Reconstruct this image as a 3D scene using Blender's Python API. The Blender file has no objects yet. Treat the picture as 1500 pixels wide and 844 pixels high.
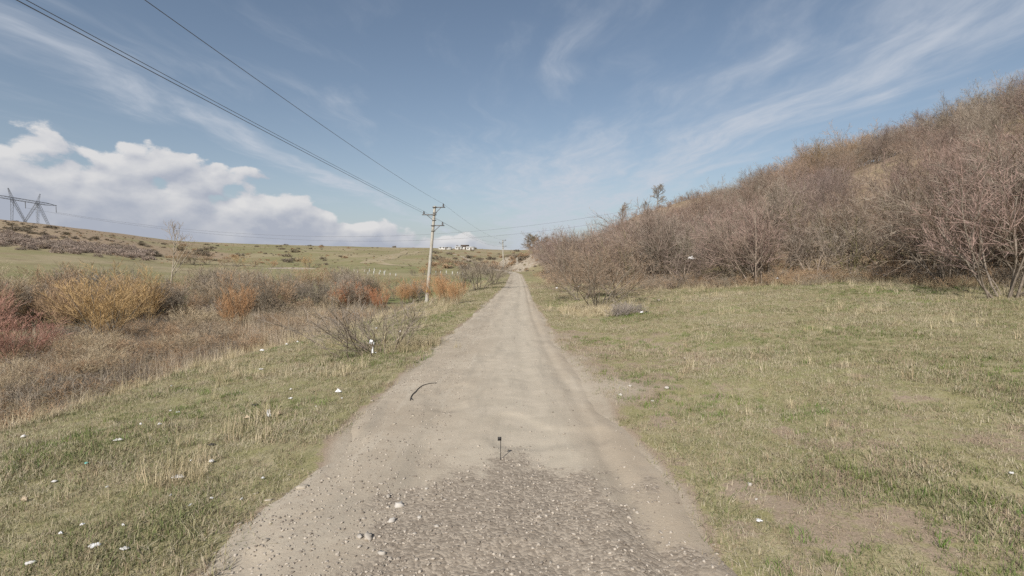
import bpy, math, random
import numpy as np
from mathutils import Vector, Matrix

R = math.radians
S = bpy.context.scene
COL = S.collection
rng = np.random.default_rng(7)
random.seed(7)

# ------------------------------------------------------------------ camera
CAM_H = 2.5
PITCH = math.atan(39.0 / 750.0)
cd = bpy.data.cameras.new('camera'); cam = bpy.data.objects.new('camera', cd); COL.objects.link(cam)
cd.sensor_width = 36.0; cd.lens = 18.0; cd.clip_start = 0.05; cd.clip_end = 6000.0
cam.location = (0, 0, CAM_H); cam.rotation_euler = (math.pi / 2 - PITCH, 0, 0)
S.camera = cam

# ------------------------------------------------------------------ light
SUN_AZ = R(202.0)      # clockwise from +Y: behind and to the left of the viewer
SUN_EL = R(39.0)
sd = bpy.data.lights.new('sun', 'SUN'); sun = bpy.data.objects.new('sun', sd); COL.objects.link(sun)
sd.energy = 5.0; sd.angle = R(0.55); sd.color = (1.0, 0.955, 0.90)
sdir = Vector((math.sin(SUN_AZ) * math.cos(SUN_EL), math.cos(SUN_AZ) * math.cos(SUN_EL), math.sin(SUN_EL)))
sun.rotation_euler = sdir.to_track_quat('Z', 'Y').to_euler()
sun.location = (-40, -40, 60)

S.view_settings.view_transform = 'Standard'; S.view_settings.look = 'None'
S.view_settings.exposure = 0.0; S.view_settings.gamma = 1.0
S.view_settings.use_curve_mapping = False
S.render.engine = 'CYCLES'
S.cycles.max_bounces = 4; S.cycles.diffuse_bounces = 2; S.cycles.glossy_bounces = 1
S.cycles.transparent_max_bounces = 4; S.cycles.use_denoising = False
S.cycles.debug_use_spatial_splits = False
S.cycles.caustics_reflective = False; S.cycles.caustics_refractive = False


# ------------------------------------------------------------------ node helper
class NT:
    def __init__(s, tree):
        s.t = tree; s.n = tree.nodes; s.l = tree.links

    def node(s, typ, ins=None, **kw):
        nd = s.n.new(typ)
        for k, v in kw.items(): setattr(nd, k, v)
        for k, v in (ins or {}).items():
            sk = nd.inputs[k]
            if hasattr(v, 'is_output') or isinstance(v, bpy.types.NodeSocket): s.l.new(v, sk)
            else: sk.default_value = v
        return nd

    def math(s, op, a, b=0.0, c=0.0, clamp=False):
        nd = s.n.new('ShaderNodeMath'); nd.operation = op; nd.use_clamp = clamp
        for i, v in enumerate((a, b, c)):
            if isinstance(v, bpy.types.NodeSocket): s.l.new(v, nd.inputs[i])
            else: nd.inputs[i].default_value = v
        return nd.outputs[0]

    def vmath(s, op, a, b=(0, 0, 0)):
        nd = s.n.new('ShaderNodeVectorMath'); nd.operation = op
        for i, v in enumerate((a, b)):
            if isinstance(v, bpy.types.NodeSocket): s.l.new(v, nd.inputs[i])
            else: nd.inputs[i].default_value = v
        return nd.outputs[0]

    def mix(s, f, a, b):
        nd = s.n.new('ShaderNodeMix'); nd.data_type = 'RGBA'
        for i, v in ((0, f), (6, a), (7, b)):
            if isinstance(v, bpy.types.NodeSocket): s.l.new(v, nd.inputs[i])
            else: nd.inputs[i].default_value = (v if i == 0 else (tuple(v) + (1.0,))[:4])
        return nd.outputs[2]

    def ramp(s, v, lo, hi, a=0.0, b=1.0, smooth=True):
        nd = s.n.new('ShaderNodeMapRange'); nd.interpolation_type = 'SMOOTHSTEP' if smooth else 'LINEAR'
        s.l.new(v, nd.inputs[0])
        for i, q in ((1, lo), (2, hi), (3, a), (4, b)):
            if isinstance(q, bpy.types.NodeSocket): s.l.new(q, nd.inputs[i])
            else: nd.inputs[i].default_value = q
        return nd.outputs[0]

    def noise(s, vec, scale, detail=4.0, rough=0.55, dist=0.0):
        nd = s.node('ShaderNodeTexNoise', {'Scale': scale, 'Detail': detail, 'Roughness': rough, 'Distortion': dist})
        if vec is not None: s.l.new(vec, nd.inputs['Vector'])
        return nd.outputs[0]


# ------------------------------------------------------------------ world: sky and clouds
W = bpy.data.worlds.new('World'); S.world = W; W.use_nodes = True
w = NT(W.node_tree); w.n.clear()
sky = w.node('ShaderNodeTexSky', sky_type='NISHITA', sun_disc=False)
sky.sun_elevation = SUN_EL; sky.sun_rotation = SUN_AZ
sky.altitude = 150.0; sky.air_density = 1.0; sky.dust_density = 1.6; sky.ozone_density = 1.0
geo = w.node('ShaderNodeTexCoord')
D = geo.outputs['Generated']
sep = w.node('ShaderNodeSeparateXYZ', {0: D})
dx, dy, dz = sep.outputs
skyc = w.vmath('SCALE', sky.outputs[0]); skyc.node.inputs['Scale'].default_value = 0.098
hsv = w.node('ShaderNodeHueSaturation', {'Hue': 0.497, 'Saturation': 0.90, 'Value': 1.0, 'Fac': 1.0, 'Color': skyc})
skyc = hsv.outputs[0]
zc = w.math('MAXIMUM', dz, 0.015)
# high thin cloud: streets that run away along +Y on a plane far overhead
pxl = w.math('DIVIDE', dx, zc); pyl = w.math('DIVIDE', dy, zc)
P = w.node('ShaderNodeCombineXYZ', {0: pxl, 1: pyl, 2: 0.0}).outputs[0]
warp = w.node('ShaderNodeTexNoise', {'Scale': 0.55, 'Detail': 3.0, 'Roughness': 0.5, 'Vector': P})
wv = w.vmath('SUBTRACT', warp.outputs['Color'], (0.5, 0.5, 0.5))
wsc = w.vmath('SCALE', wv); wsc.node.inputs['Scale'].default_value = 1.0
Pw = w.vmath('ADD', P, wsc)
Pst = w.vmath('MULTIPLY', Pw, (1.5, 0.38, 1.0))
n1 = w.noise(Pst, 1.35, 6.0, 0.60, 0.3)
Pfi = w.vmath('MULTIPLY', Pw, (3.6, 0.9, 1.0))
n2 = w.noise(Pfi, 2.2, 4.0, 0.65)
sxw = w.node('ShaderNodeSeparateXYZ', {0: Pw}).outputs[0]


def bell(v, c, wd):
    q = w.math('DIVIDE', w.math('SUBTRACT', v, c), wd)
    return w.math('EXPONENT', w.math('MULTIPLY', w.math('MULTIPLY', q, q), -1.0))


street = w.math('MAXIMUM', w.math('MULTIPLY', bell(sxw, -2.15, 0.34), 0.80), w.math('MULTIPLY', bell(sxw, 1.72, 0.62), 1.0))
street = w.math('MAXIMUM', street, w.math('MULTIPLY', bell(sxw, 0.55, 0.30), 0.55))
sheet = w.math('MULTIPLY', bell(sxw, 0.75, 1.25), w.ramp(dz, 0.34, 0.10))
street = w.math('MAXIMUM', street, w.math('MULTIPLY', sheet, 1.35))
syw = w.node('ShaderNodeSeparateXYZ', {0: Pw}).outputs[1]
wisp = w.math('MULTIPLY', bell(sxw, 0.36, 0.13), bell(syw, 2.65, 0.65))
street = w.math('MAXIMUM', street, w.math('MULTIPLY', wisp, 1.0))
cov = w.math('ADD', w.math('MULTIPLY', n1, 1.0), w.math('MULTIPLY', street, 0.30))
cir = w.ramp(cov, 0.50, 1.00)
cir = w.math('MULTIPLY', cir, w.ramp(n2, 0.22, 0.70, 0.45, 1.0))
# thicker towards the distance ahead, where the sheet is seen edge-on
cir = w.math('MULTIPLY', cir, w.ramp(dz, 0.62, 0.12, 0.55, 1.05))
cir = w.math('MINIMUM', w.math('MULTIPLY', cir, 0.88), 0.85)
c1 = w.mix(cir, skyc, (0.57, 0.61, 0.68))
# milky horizon
hz = w.math('POWER', w.math('SUBTRACT', 1.0, w.math('MINIMUM', w.math('MAXIMUM', dz, 0.0), 1.0)), 9.0)
c1 = w.mix(w.math('MULTIPLY', hz, 0.72), c1, (0.52, 0.58, 0.67))
# heaped cloud bank low over the land to the left
az = w.math('ARCTAN2', dx, dy)
el = w.math('ARCSINE', dz)
Q = w.node('ShaderNodeCombineXYZ', {0: w.math('MULTIPLY', az, 1.0), 1: w.math('MULTIPLY', el, 1.55), 2: 3.7}).outputs[0]
qw = w.node('ShaderNodeTexNoise', {'Scale': 9.0, 'Detail': 3.0, 'Roughness': 0.5, 'Vector': Q})
qv = w.vmath('SUBTRACT', qw.outputs['Color'], (0.5, 0.5, 0.5))
qs = w.vmath('SCALE', qv); qs.node.inputs['Scale'].default_value = 0.035
Qw = w.vmath('ADD', Q, qs)


def cloudfield(vec):
    a = w.noise(vec, 4.3, 9.0, 0.60)
    v = w.node('ShaderNodeTexVoronoi', {'Scale': 13.0, 'Vector': vec, 'Detail': 0.0}, feature='SMOOTH_F1')
    b = w.math('SUBTRACT', 0.5, v.outputs['Distance'])
    v2 = w.node('ShaderNodeTexVoronoi', {'Scale': 34.0, 'Vector': vec, 'Detail': 0.0}, feature='SMOOTH_F1')
    b2 = w.math('SUBTRACT', 0.5, v2.outputs['Distance'])
    s_ = w.math('ADD', a, w.math('MULTIPLY', b, 0.34))
    return w.math('ADD', s_, w.math('MULTIPLY', b2, 0.17))


f0 = cloudfield(Qw)
f1 = cloudfield(w.vmath('ADD', Qw, (-0.012, 0.026, 0.0)))
azneg = w.math('MULTIPLY', az, -1.0)
topel = w.ramp(azneg, R(0.0), R(50.0), 0.050, 0.300, smooth=False)
rel = w.math('DIVIDE', el, topel)
dens = w.math('ADD', f0, w.math('SUBTRACT', 0.40, w.math('MULTIPLY', rel, 0.57)))
dens = w.math('SUBTRACT', dens, w.ramp(rel, 0.82, 1.15, 0.0, 0.45, smooth=False))
cu = w.ramp(dens, 0.515, 0.570)
cu = w.math('MULTIPLY', cu, w.ramp(az, R(3.0), R(-7.0)))
cu = w.math('MULTIPLY', cu, w.ramp(dz, -0.01, 0.01))
lit = w.math('ADD', w.math('MULTIPLY', w.math('SUBTRACT', f0, f1), 4.4), w.ramp(dens, 0.90, 0.52, -0.05, 0.72))
lit = w.math('MULTIPLY', lit, w.ramp(rel, 0.10, 0.55, 0.35, 1.05))
lit = w.math('MAXIMUM', w.math('MINIMUM', lit, 1.0), 0.0)
cuc = w.mix(lit, (0.41, 0.44, 0.52), (0.74, 0.73, 0.73))
c2 = w.mix(w.math('MULTIPLY', cu, 0.92), c1, cuc)
bg = w.node('ShaderNodeBackground', {'Color': c2, 'Strength': 1.0})
W.cycles.sampling_method = 'NONE'
wo = w.node('ShaderNodeOutputWorld'); w.l.new(bg.outputs[0], wo.inputs[0])


# ------------------------------------------------------------------ numeric noise
def _hash(ix, iy, seed):
    h = (ix.astype(np.int64) * 374761393 + iy.astype(np.int64) * 668265263 + seed * 974634777) & 0x7fffffff
    h = ((h ^ (h >> 13)) * 1274126177) & 0x7fffffff
    return ((h ^ (h >> 16)) & 0xffff) / 65535.0


def vnoise(x, y, seed=0):
    x = np.asarray(x, float); y = np.asarray(y, float)
    ix = np.floor(x); iy = np.floor(y); fx = x - ix; fy = y - iy
    ux = fx * fx * (3 - 2 * fx); uy = fy * fy * (3 - 2 * fy)
    ix = ix.astype(np.int64); iy = iy.astype(np.int64)
    a = _hash(ix, iy, seed); b = _hash(ix + 1, iy, seed); c = _hash(ix, iy + 1, seed); d = _hash(ix + 1, iy + 1, seed)
    return (a * (1 - ux) + b * ux) * (1 - uy) + (c * (1 - ux) + d * ux) * uy


def fbm(x, y, seed=0, o=4):
    s = 0; a = 0.5; t = 0
    for k in range(o):
        s = s + a * vnoise(x * 2 ** k, y * 2 ** k, seed + k * 17); t += a; a *= 0.5
    return s / t - 0.5


def sst(a, b, x):
    t = np.clip((x - a) / (b - a), 0, 1); return t * t * (3 - 2 * t)


# ------------------------------------------------------------------ the lie of the land
RC_Y = np.arange(-80, 400, 2.0)
_c = np.interp(RC_Y, [-80, 3, 11, 25, 50, 92, 400], [-0.15, -0.15, -0.38, -0.18, 0.45, 0.80, 0.80])
for _ in range(6): _c[1:-1] = (_c[:-2] + 2 * _c[1:-1] + _c[2:]) / 4
_w = np.interp(RC_Y, [-80, 5, 12, 25, 50, 100, 400], [2.30, 2.30, 2.12, 1.68, 1.32, 1.18, 1.18])
for _ in range(6): _w[1:-1] = (_w[:-2] + 2 * _w[1:-1] + _w[2:]) / 4


def road_x(y):
    y = np.asarray(y, float)
    return np.interp(y, RC_Y, _c) - 0.0014 * np.clip(y - 92, 0, 70) ** 2 - 0.0014 * 140 * np.clip(y - 162, 0, 500)


def road_hw(y): return np.interp(y, RC_Y, _w)


def lane_d(x, y): return (x - road_x(y)) * 2.3 / road_hw(y)


LIP_Y = [-60, 5, 15, 26, 41, 65, 82, 110, 2000]
LIP_X = [-9.2, -9.2, -9.0, -8.1, -7.3, -4.6, -3.6, -3.4, -3.4]
LIP_Z = [-0.5, -0.5, -0.62, -0.85, -1.0, -0.75, -0.5, -0.4, -0.4]
EDG_Y = [-60, 0, 14, 21, 27, 30, 33, 45, 54, 80, 110, 150, 2000]
EDG_X = [27, 25, 21, 19.3, 18.4, 14.2, 10.6, 7.6, 5.4, 5.3, 7.6, 11.5, 11.5]
C_LAT = [-3, -1.6, -1.01, -0.80, -0.67, -0.55, -0.27, 0.0, 0.06, 3]
C_EL = [0.10, 0.10, 0.082, 0.058, 0.040, 0.0345, 0.029, 0.0235, 0.0235, 0.0235]
C_D = [230, 235, 240, 270, 330, 420, 480, 540, 550, 550]


def lip_x(y): return np.interp(y, LIP_Y, LIP_X)
def edge_x(y): return np.interp(y, EDG_Y, EDG_X) + 1.6 * fbm(np.asarray(y, float) * 0.12, 3.3, 41, 3)


def far_h(x, y):
    r = np.hypot(x, y)
    lat = np.where(y > 1e-3, x / np.maximum(y, 1e-3), np.sign(x) * 3.0)
    lat = np.clip(lat, -3, 3)
    ca = 1 / np.sqrt(1 + lat ** 2)
    E = np.interp(lat, C_LAT, C_EL) * ca; Dd = np.interp(lat, C_LAT, C_D) / np.maximum(ca, 0.5)
    s = np.clip((r - 46) / (Dd - 46), 0, 1)
    zc_ = CAM_H + E * Dd
    z = -3.3 + (zc_ + 3.3) * s ** 1.25
    z = z - np.clip(r - Dd, 0, 3000) * 0.012
    rough = sst(70, 260, r)
    z = z + rough * (5.0 * fbm(x * 0.012, y * 0.012, 5, 3) + 1.6 * fbm(x * 0.05, y * 0.05, 9, 3)) * (0.35 + 0.65 * (1 - sst(0.75, 1.0, r / Dd)))
    return z


def height(x, y, road=False):
    x = np.asarray(x, float); y = np.asarray(y, float)
    cx = road_x(y); d = x - cx; hw = road_hw(y); dn = d * 2.3 / hw
    lx = lip_x(y) + 0.35 * fbm(y * 0.35, 7.1, 3, 3); lz = np.interp(y, LIP_Y, LIP_Z)
    F = far_h(x, y)
    # left shoulder, lip and gully
    t = np.clip((-d - hw - 0.1) / np.maximum((-lx + cx) - hw - 0.1, 0.3), 0, 1)
    zl = lz * t ** 1.35
    fall = sst(-0.05, 2.8, (lx - x))
    floor = np.minimum(F, 60) + 0.30 * fbm(x * 0.25, y * 0.25, 21, 3) * (1 - sst(60, 100, np.hypot(x, y)))
    zl = zl * (1 - fall) + floor * fall
    # right pasture and hillside
    ex = edge_x(y)
    g = np.clip(d - hw - 0.3, 0, None)
    past = 0.085 * g * sst(0, 4, g)
    past = np.minimum(past, 0.085 * np.clip(ex + 2 - 2.6, 0, None))
    u = np.clip((x - ex) / np.maximum(45 - ex, 5), 0, 1.6)
    prof = np.where(u < 0.1, u * u / 0.2, u - 0.05)
    prof = np.minimum(prof, 0.90 + 0.10 * np.tanh((prof - 0.90) * 8)) if True else prof
    ridge = 14.6 * prof / 0.95 * np.ones_like(x)
    ridge = ridge * (1 + 0.20 * sst(85, 145, y)) * (1 - sst(185, 255, y))
    ridge = ridge + sst(0.1, 0.4, u) * (2.2 * fbm(x * 0.06, y * 0.06, 31, 3) + 0.5 * fbm(x * 0.3, y * 0.3, 33, 2))
    bank = np.clip(0.72 * (d - 2.7), 0, 4.6) * sst(112, 128, y) * (1 - sst(185, 215, y))
    bank = bank + 0.5 * fbm(x * 0.8, y * 0.8, 35, 3) * sst(0.2, 1.2, bank)
    zr = np.maximum(past + ridge, bank)
    zr = zr * (1 - sst(215, 260, y)) + F * sst(215, 260, y)
    z = np.where(d < 0, zl, zr)
    # the lane rides over to the far land behind the bend
    bl = sst(150, 240, y)
    z = z * (1 - bl) + np.where(d < 3, np.maximum(F, -0.5), z) * bl
    near = 1 - sst(45, 90, np.hypot(x, y))
    off = sst(2.1, 3.6, np.abs(dn))
    z = z + near * off * (0.14 * fbm(x * 0.45, y * 0.45, 51, 3) + 0.045 * fbm(x * 2.2, y * 2.2, 53, 3))
    if road:
        z = z + 0.012
        for c_, wd_, dp in ((-0.95, 0.28, 0.026), (0.70, 0.26, 0.026), (1.50, 0.13, 0.040)):
            z = z - dp * np.exp(-((dn - c_ - 0.12 * fbm(y * 0.2, 1.0, 61, 2)) / wd_) ** 2)
        z = z + 0.022 * np.exp(-((dn - 1.15) / 0.12) ** 2) * (1 - sst(5, 9, y))
        z = z + 0.045 * fbm(x * 1.3, y * 0.8, 63, 4) - 0.03 * sst(0.14, 0.24, fbm(x * 0.9, y * 0.55, 69, 3)) + 0.012 * fbm(x * 7, y * 6, 65, 2)
        e = sst(2.0, 2.75, np.abs(dn) + np.where(d > 0, 0.35, 0.20) + 1.1 * fbm(x * 0.8, y * 0.45, 67, 4))
        z = z - 0.10 * e
    else:
        z = z - 0.075 * (1 - sst(1.9, 2.6, np.abs(dn) + np.where(d > 0, 0.35, 0.20)))
    return z


def px_ray(px, py):
    v = np.array([(px - 750) / 750.0, 1.0, -(py - 422) / 750.0])
    c, s = math.cos(PITCH), math.sin(PITCH)
    return np.array([v[0], v[1] * c + v[2] * s, -v[1] * s + v[2] * c])


def hit(px, py, tmax=900):
    """where the sight line through a photo pixel meets the ground"""
    d = px_ray(px, py); t = 2.0 * 1.006 ** np.arange(1400); t = t[t < tmax]
    X = d[0] * t; Y = d[1] * t; Z = CAM_H + d[2] * t
    h = height(X, Y)
    k = np.argmax(Z < h)
    if Z[k] >= h[k]: k = len(t) - 1
    return np.array([X[k], Y[k], float(height(X[k], Y[k]))])


def at_depth(px, py, Y):
    d = px_ray(px, py); t = Y / d[1]
    return np.array([d[0] * t, Y, CAM_H + d[2] * t])


# ------------------------------------------------------------------ meshes
def mesh_from(name, verts, faces, mat=None, smooth=False):
    """faces: (N,k) array with k = 3 or 4"""
    verts = np.asarray(verts, np.float32); faces = np.asarray(faces, np.int32)
    me = bpy.data.meshes.new(name); k = faces.shape[1]; nf = len(faces)
    me.vertices.add(len(verts)); me.vertices.foreach_set('co', verts.ravel())
    me.loops.add(nf * k); me.loops.foreach_set('vertex_index', faces.ravel())
    me.polygons.add(nf); me.polygons.foreach_set('loop_start', np.arange(nf, dtype=np.int32) * k)
    if smooth: me.polygons.foreach_set('use_smooth', np.ones(nf, bool))
    me.update(calc_edges=True)
    if mat is not None: me.materials.append(mat)
    return me


def obj(name, me, parent=None, loc=(0, 0, 0), rot=(0, 0, 0), scale=(1, 1, 1)):
    o = bpy.data.objects.new(name, me); COL.objects.link(o)
    o.location = [float(q) for q in loc]; o.rotation_euler = [float(q) for q in rot]
    o.scale = [float(q) for q in (scale if hasattr(scale, '__len__') else (scale,) * 3)]
    if parent is not None: o.parent = parent
    return o


def tag(o, label=None, cat=None, group=None, kind=None):
    if label: o['label'] = label
    if cat: o['category'] = cat
    if group: o['group'] = group
    if kind: o['kind'] = kind
    return o


def tubes(p0, p1, r0, r1, n=3):
    """open tapered prisms for many segments at once"""
    p0 = np.asarray(p0, float); p1 = np.asarray(p1, float)
    r0 = np.asarray(r0, float)[:, None]; r1 = np.asarray(r1, float)[:, None]
    d = p1 - p0; L = np.linalg.norm(d, axis=1, keepdims=True); d = d / np.maximum(L, 1e-9)
    ref = np.where(np.abs(d[:, 2:3]) > 0.9, np.array([[1.0, 0, 0]]), np.array([[0, 0, 1.0]]))
    a = np.cross(d, ref); a /= np.linalg.norm(a, axis=1, keepdims=True); b = np.cross(d, a)
    N = len(p0); V = np.zeros((N, 2 * n, 3))
    for k in range(n):
        q = 2 * math.pi * k / n; off = a * math.cos(q) + b * math.sin(q)
        V[:, k] = p0 + off * r0; V[:, n + k] = p1 + off * r1
    F = np.array([[k, (k + 1) % n, n + (k + 1) % n, n + k] for k in range(n)])
    faces = (F[None] + (np.arange(N) * 2 * n)[:, None, None]).reshape(-1, 4)
    return V.reshape(-1, 3), faces


class Geo:
    """collects quads; boxes, tubes, tapered poles"""
    def __init__(s): s.v = []; s.f = []; s.c = 0
    def add(s, v, f):
        v = np.asarray(v, float); f = np.asarray(f, int)
        s.v.append(v); s.f.append(f + s.c); s.c += len(v); return s
    def box(s, c, size, rot=None):
        h = np.array(size) / 2.0
        v = np.array([[x, y, z] for x in (-1, 1) for y in (-1, 1) for z in (-1, 1)]) * h
        if rot is not None: v = v @ np.array(Matrix.Rotation(rot, 3, 'Z')).T
        return s.add(v + np.array(c), [[0, 1, 3, 2], [4, 6, 7, 5], [0, 4, 5, 1], [2, 3, 7, 6], [0, 2, 6, 4], [1, 5, 7, 3]])
    def tube(s, p0, p1, r0, r1=None, n=8):
        v, f = tubes([p0], [p1], [r0], [r1 if r1 is not None else r0], n)
        s.add(v, f)
        if n == 8:
            s.add(v, [[0, 1, 2, 3], [0, 3, 4, 7], [4, 5, 6, 7], [8, 9, 10, 11], [8, 11, 12, 15], [12, 13, 14, 15]])
        return s
    def mesh(s, name, mat, smooth=False): return mesh_from(name, np.concatenate(s.v), np.concatenate(s.f), mat, smooth)


# ------------------------------------------------------------------ materials
def new_mat(name):
    m = bpy.data.materials.new(name); m.use_nodes = True
    t = NT(m.node_tree); t.n.clear()
    b = t.node('ShaderNodeBsdfPrincipled'); o = t.node('ShaderNodeOutputMaterial')
    t.l.new(b.outputs[0], o.inputs[0])
    b.inputs['Roughness'].default_value = 0.9; b.inputs['Specular IOR Level'].default_value = 0.2
    return m, t, b


def simple(name, col, col2=None, scale=6.0, rough=0.85, spec=0.2, bump=0.0, per_object=0.0, metal=0.0):
    m, t, b = new_mat(name)
    p = t.node('ShaderNodeNewGeometry').outputs['Position']
    n = t.noise(p, scale, 5.0, 0.6)
    c = t.mix(t.ramp(n, 0.32, 0.68), col, col2 or tuple(q * 0.72 for q in col))
    if per_object:
        r = t.node('ShaderNodeObjectInfo').outputs['Random']
        h = t.node('ShaderNodeHueSaturation', {'Color': c, 'Value': t.ramp(r, 0, 1, 1 - per_object, 1 + per_object, False),
                                               'Hue': t.ramp(t.math('FRACT', t.math('MULTIPLY', r, 7.3)), 0, 1, 0.5 - per_object * 0.04, 0.5 + per_object * 0.04, False),
                                               'Saturation': t.ramp(t.math('FRACT', t.math('MULTIPLY', r, 3.7)), 0, 1, 1 - per_object * 0.8, 1 + per_object * 0.15, False)})
        c = h.outputs[0]
    t.l.new(c, b.inputs['Base Color'])
    b.inputs['Roughness'].default_value = rough; b.inputs['Specular IOR Level'].default_value = spec
    b.inputs['Metallic'].default_value = metal
    if bump:
        bn = t.node('ShaderNodeBump', {'Strength': bump, 'Distance': 0.02, 'Height': n})
        t.l.new(bn.outputs[0], b.inputs['Normal'])
    return m


def soil_colour(t, pos):
    """pale dusty earth shared by lane and verge"""
    a = t.noise(pos, 0.55, 5.0, 0.6); b_ = t.noise(pos, 7.0, 5.0, 0.65); c_ = t.noise(pos, 60.0, 3.0, 0.7)
    c = t.mix(t.ramp(a, 0.35, 0.68), (0.365, 0.308, 0.232), (0.445, 0.385, 0.298))
    c = t.mix(t.math('MULTIPLY', t.ramp(b_, 0.40, 0.75), 0.45), c, (0.31, 0.25, 0.185))
    c = t.mix(t.math('MULTIPLY', t.ramp(c_, 0.52, 0.75), 0.40), c, (0.47, 0.43, 0.37))
    c = t.mix(t.math('MULTIPLY', t.ramp(c_, 0.46, 0.28), 0.40), c, (0.20, 0.165, 0.13))
    return c


def make_ground_mat():
    m, t, b = new_mat('ground_cover')
    g = t.node('ShaderNodeNewGeometry'); pos = g.outputs['Position']
    z1 = t.node('ShaderNodeVertexColor', layer_name='zone').outputs[0]
    sp = t.node('ShaderNodeSeparateColor', {0: z1}); bare, scrub, green = sp.outputs[0], sp.outputs[1], sp.outputs[2]
    z2 = t.node('ShaderNodeVertexColor', layer_name='zone_far').outputs[0]
    sq = t.node('ShaderNodeSeparateColor', {0: z2}); pale, farm, red = sq.outputs[0], sq.outputs[1], sq.outputs[2]
    nA = t.noise(pos, 0.30, 5.0, 0.6); nB = t.noise(pos, 1.7, 5.0, 0.65); nC = t.noise(pos, 14.0, 4.0, 0.7)
    nD = t.noise(pos, 0.035, 5.0, 0.62)
    straw = (0.40, 0.34, 0.215); grn = (0.165, 0.185, 0.062); olive = (0.285, 0.258, 0.125); brown = (0.32, 0.24, 0.16)
    c = t.mix(t.ramp(nB, 0.30, 0.70), olive, straw)
    gm = t.math('ADD', t.ramp(nA, 0.42, 0.66), t.math('MULTIPLY', t.math('SUBTRACT', nB, 0.5), 0.9))
    c = t.mix(t.math('MULTIPLY', t.math('MAXIMUM', t.math('MINIMUM', gm, 1.0), 0.0), 0.62), c, grn)
    c = t.mix(t.math('MULTIPLY', t.ramp(nC, 0.55, 0.80), 0.55), c, brown)
    c = t.mix(t.math('MULTIPLY', t.ramp(nC, 0.45, 0.25), 0.30), c, (0.10, 0.09, 0.05))
    nE = t.noise(t.vmath('MULTIPLY', pos, (1.0, 1.0, 0.3)), 38.0, 4.0, 0.75); nF = t.noise(pos, 120.0, 3.0, 0.8)
    c = t.mix(t.math('MULTIPLY', t.ramp(nE, 0.52, 0.72), 0.55), c, (0.47, 0.405, 0.285))
    c = t.mix(t.math('MULTIPLY', t.ramp(nE, 0.49, 0.32), 0.78), c, (0.085, 0.095, 0.038))
    c = t.mix(t.math('MULTIPLY', t.ramp(nF, 0.50, 0.30), 0.35), c, (0.13, 0.105, 0.06))
    # distant pasture: broader patches
    fc = t.mix(t.ramp(nD, 0.36, 0.62), (0.310, 0.258, 0.162), (0.225, 0.205, 0.104))
    fc = t.mix(t.math('MULTIPLY', t.ramp(t.noise(pos, 0.16, 5.0, 0.65), 0.50, 0.74), 0.75), fc, (0.215, 0.160, 0.105))
    fc = t.mix(t.math('MULTIPLY', t.ramp(t.noise(pos, 0.55, 4.0, 0.7), 0.56, 0.74), 0.55), fc, (0.16, 0.135, 0.085))
    fc = t.mix(t.math('MULTIPLY', t.ramp(t.noise(pos, 0.33, 4.0, 0.7), 0.54, 0.70), 0.40), fc, (0.40, 0.335, 0.225))
    c = t.mix(farm, c, fc)
    gr2 = t.mix(t.ramp(t.noise(pos, 0.09, 4.0, 0.6), 0.35, 0.65), (0.158, 0.182, 0.072), (0.235, 0.215, 0.108))
    c = t.mix(t.math('MULTIPLY', green, 0.85), c, gr2)
    # litter under scrub
    lit_ = t.mix(t.ramp(nB, 0.35, 0.68), (0.235, 0.172, 0.120), (0.36, 0.280, 0.190))
    lit_ = t.mix(t.math('MULTIPLY', t.ramp(nA, 0.52, 0.70), 0.5), lit_, (0.23, 0.205, 0.095))
    sm = t.ramp(t.math('ADD', scrub, t.math('MULTIPLY', t.math('SUBTRACT', nB, 0.5), 0.8)), 0.35, 0.65)
    c = t.mix(sm, c, lit_)
    c = t.mix(t.math('MULTIPLY', t.ramp(t.math('ADD', red, t.math('MULTIPLY', t.math('SUBTRACT', nB, 0.5), 0.9)), 0.35, 0.75), 0.75), c, (0.275, 0.175, 0.115))
    # bare earth
    so = soil_colour(t, pos)
    bm = t.math('ADD', bare, t.math('MULTIPLY', t.math('SUBTRACT', nB, 0.5), 1.1))
    bm = t.math('ADD', bm, t.math('MULTIPLY', t.math('SUBTRACT', nC, 0.5), 0.6))
    so = t.mix(t.math('MULTIPLY', t.ramp(bare, 0.92, 0.55), 0.75), so, t.mix(t.ramp(t.math('ADD', t.math('MULTIPLY', nE, 0.6), t.math('MULTIPLY', nF, 0.4)), 0.36, 0.64), (0.165, 0.118, 0.078), (0.40, 0.30, 0.212)))
    c = t.mix(t.ramp(bm, 0.42, 0.62), c, so)
    st = t.noise(pos, 2.6, 4.0, 0.75)
    pc = t.mix(t.ramp(st, 0.40, 0.62), (0.27, 0.215, 0.15), (0.50, 0.44, 0.35))
    c = t.mix(t.ramp(t.math('ADD', pale, t.math('MULTIPLY', t.math('SUBTRACT', nB, 0.5), 0.5)), 0.35, 0.65), c, pc)
    t.l.new(c, b.inputs['Base Color'])
    bp = t.node('ShaderNodeBump', {'Strength': 0.4, 'Distance': 0.02, 'Height': t.math('ADD', nC, t.noise(pos, 55.0, 3.0, 0.7))})
    t.l.new(bp.outputs[0], b.inputs['Normal'])
    b.inputs['Roughness'].default_value = 1.0; b.inputs['Specular IOR Level'].default_value = 0.05
    return m


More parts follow.
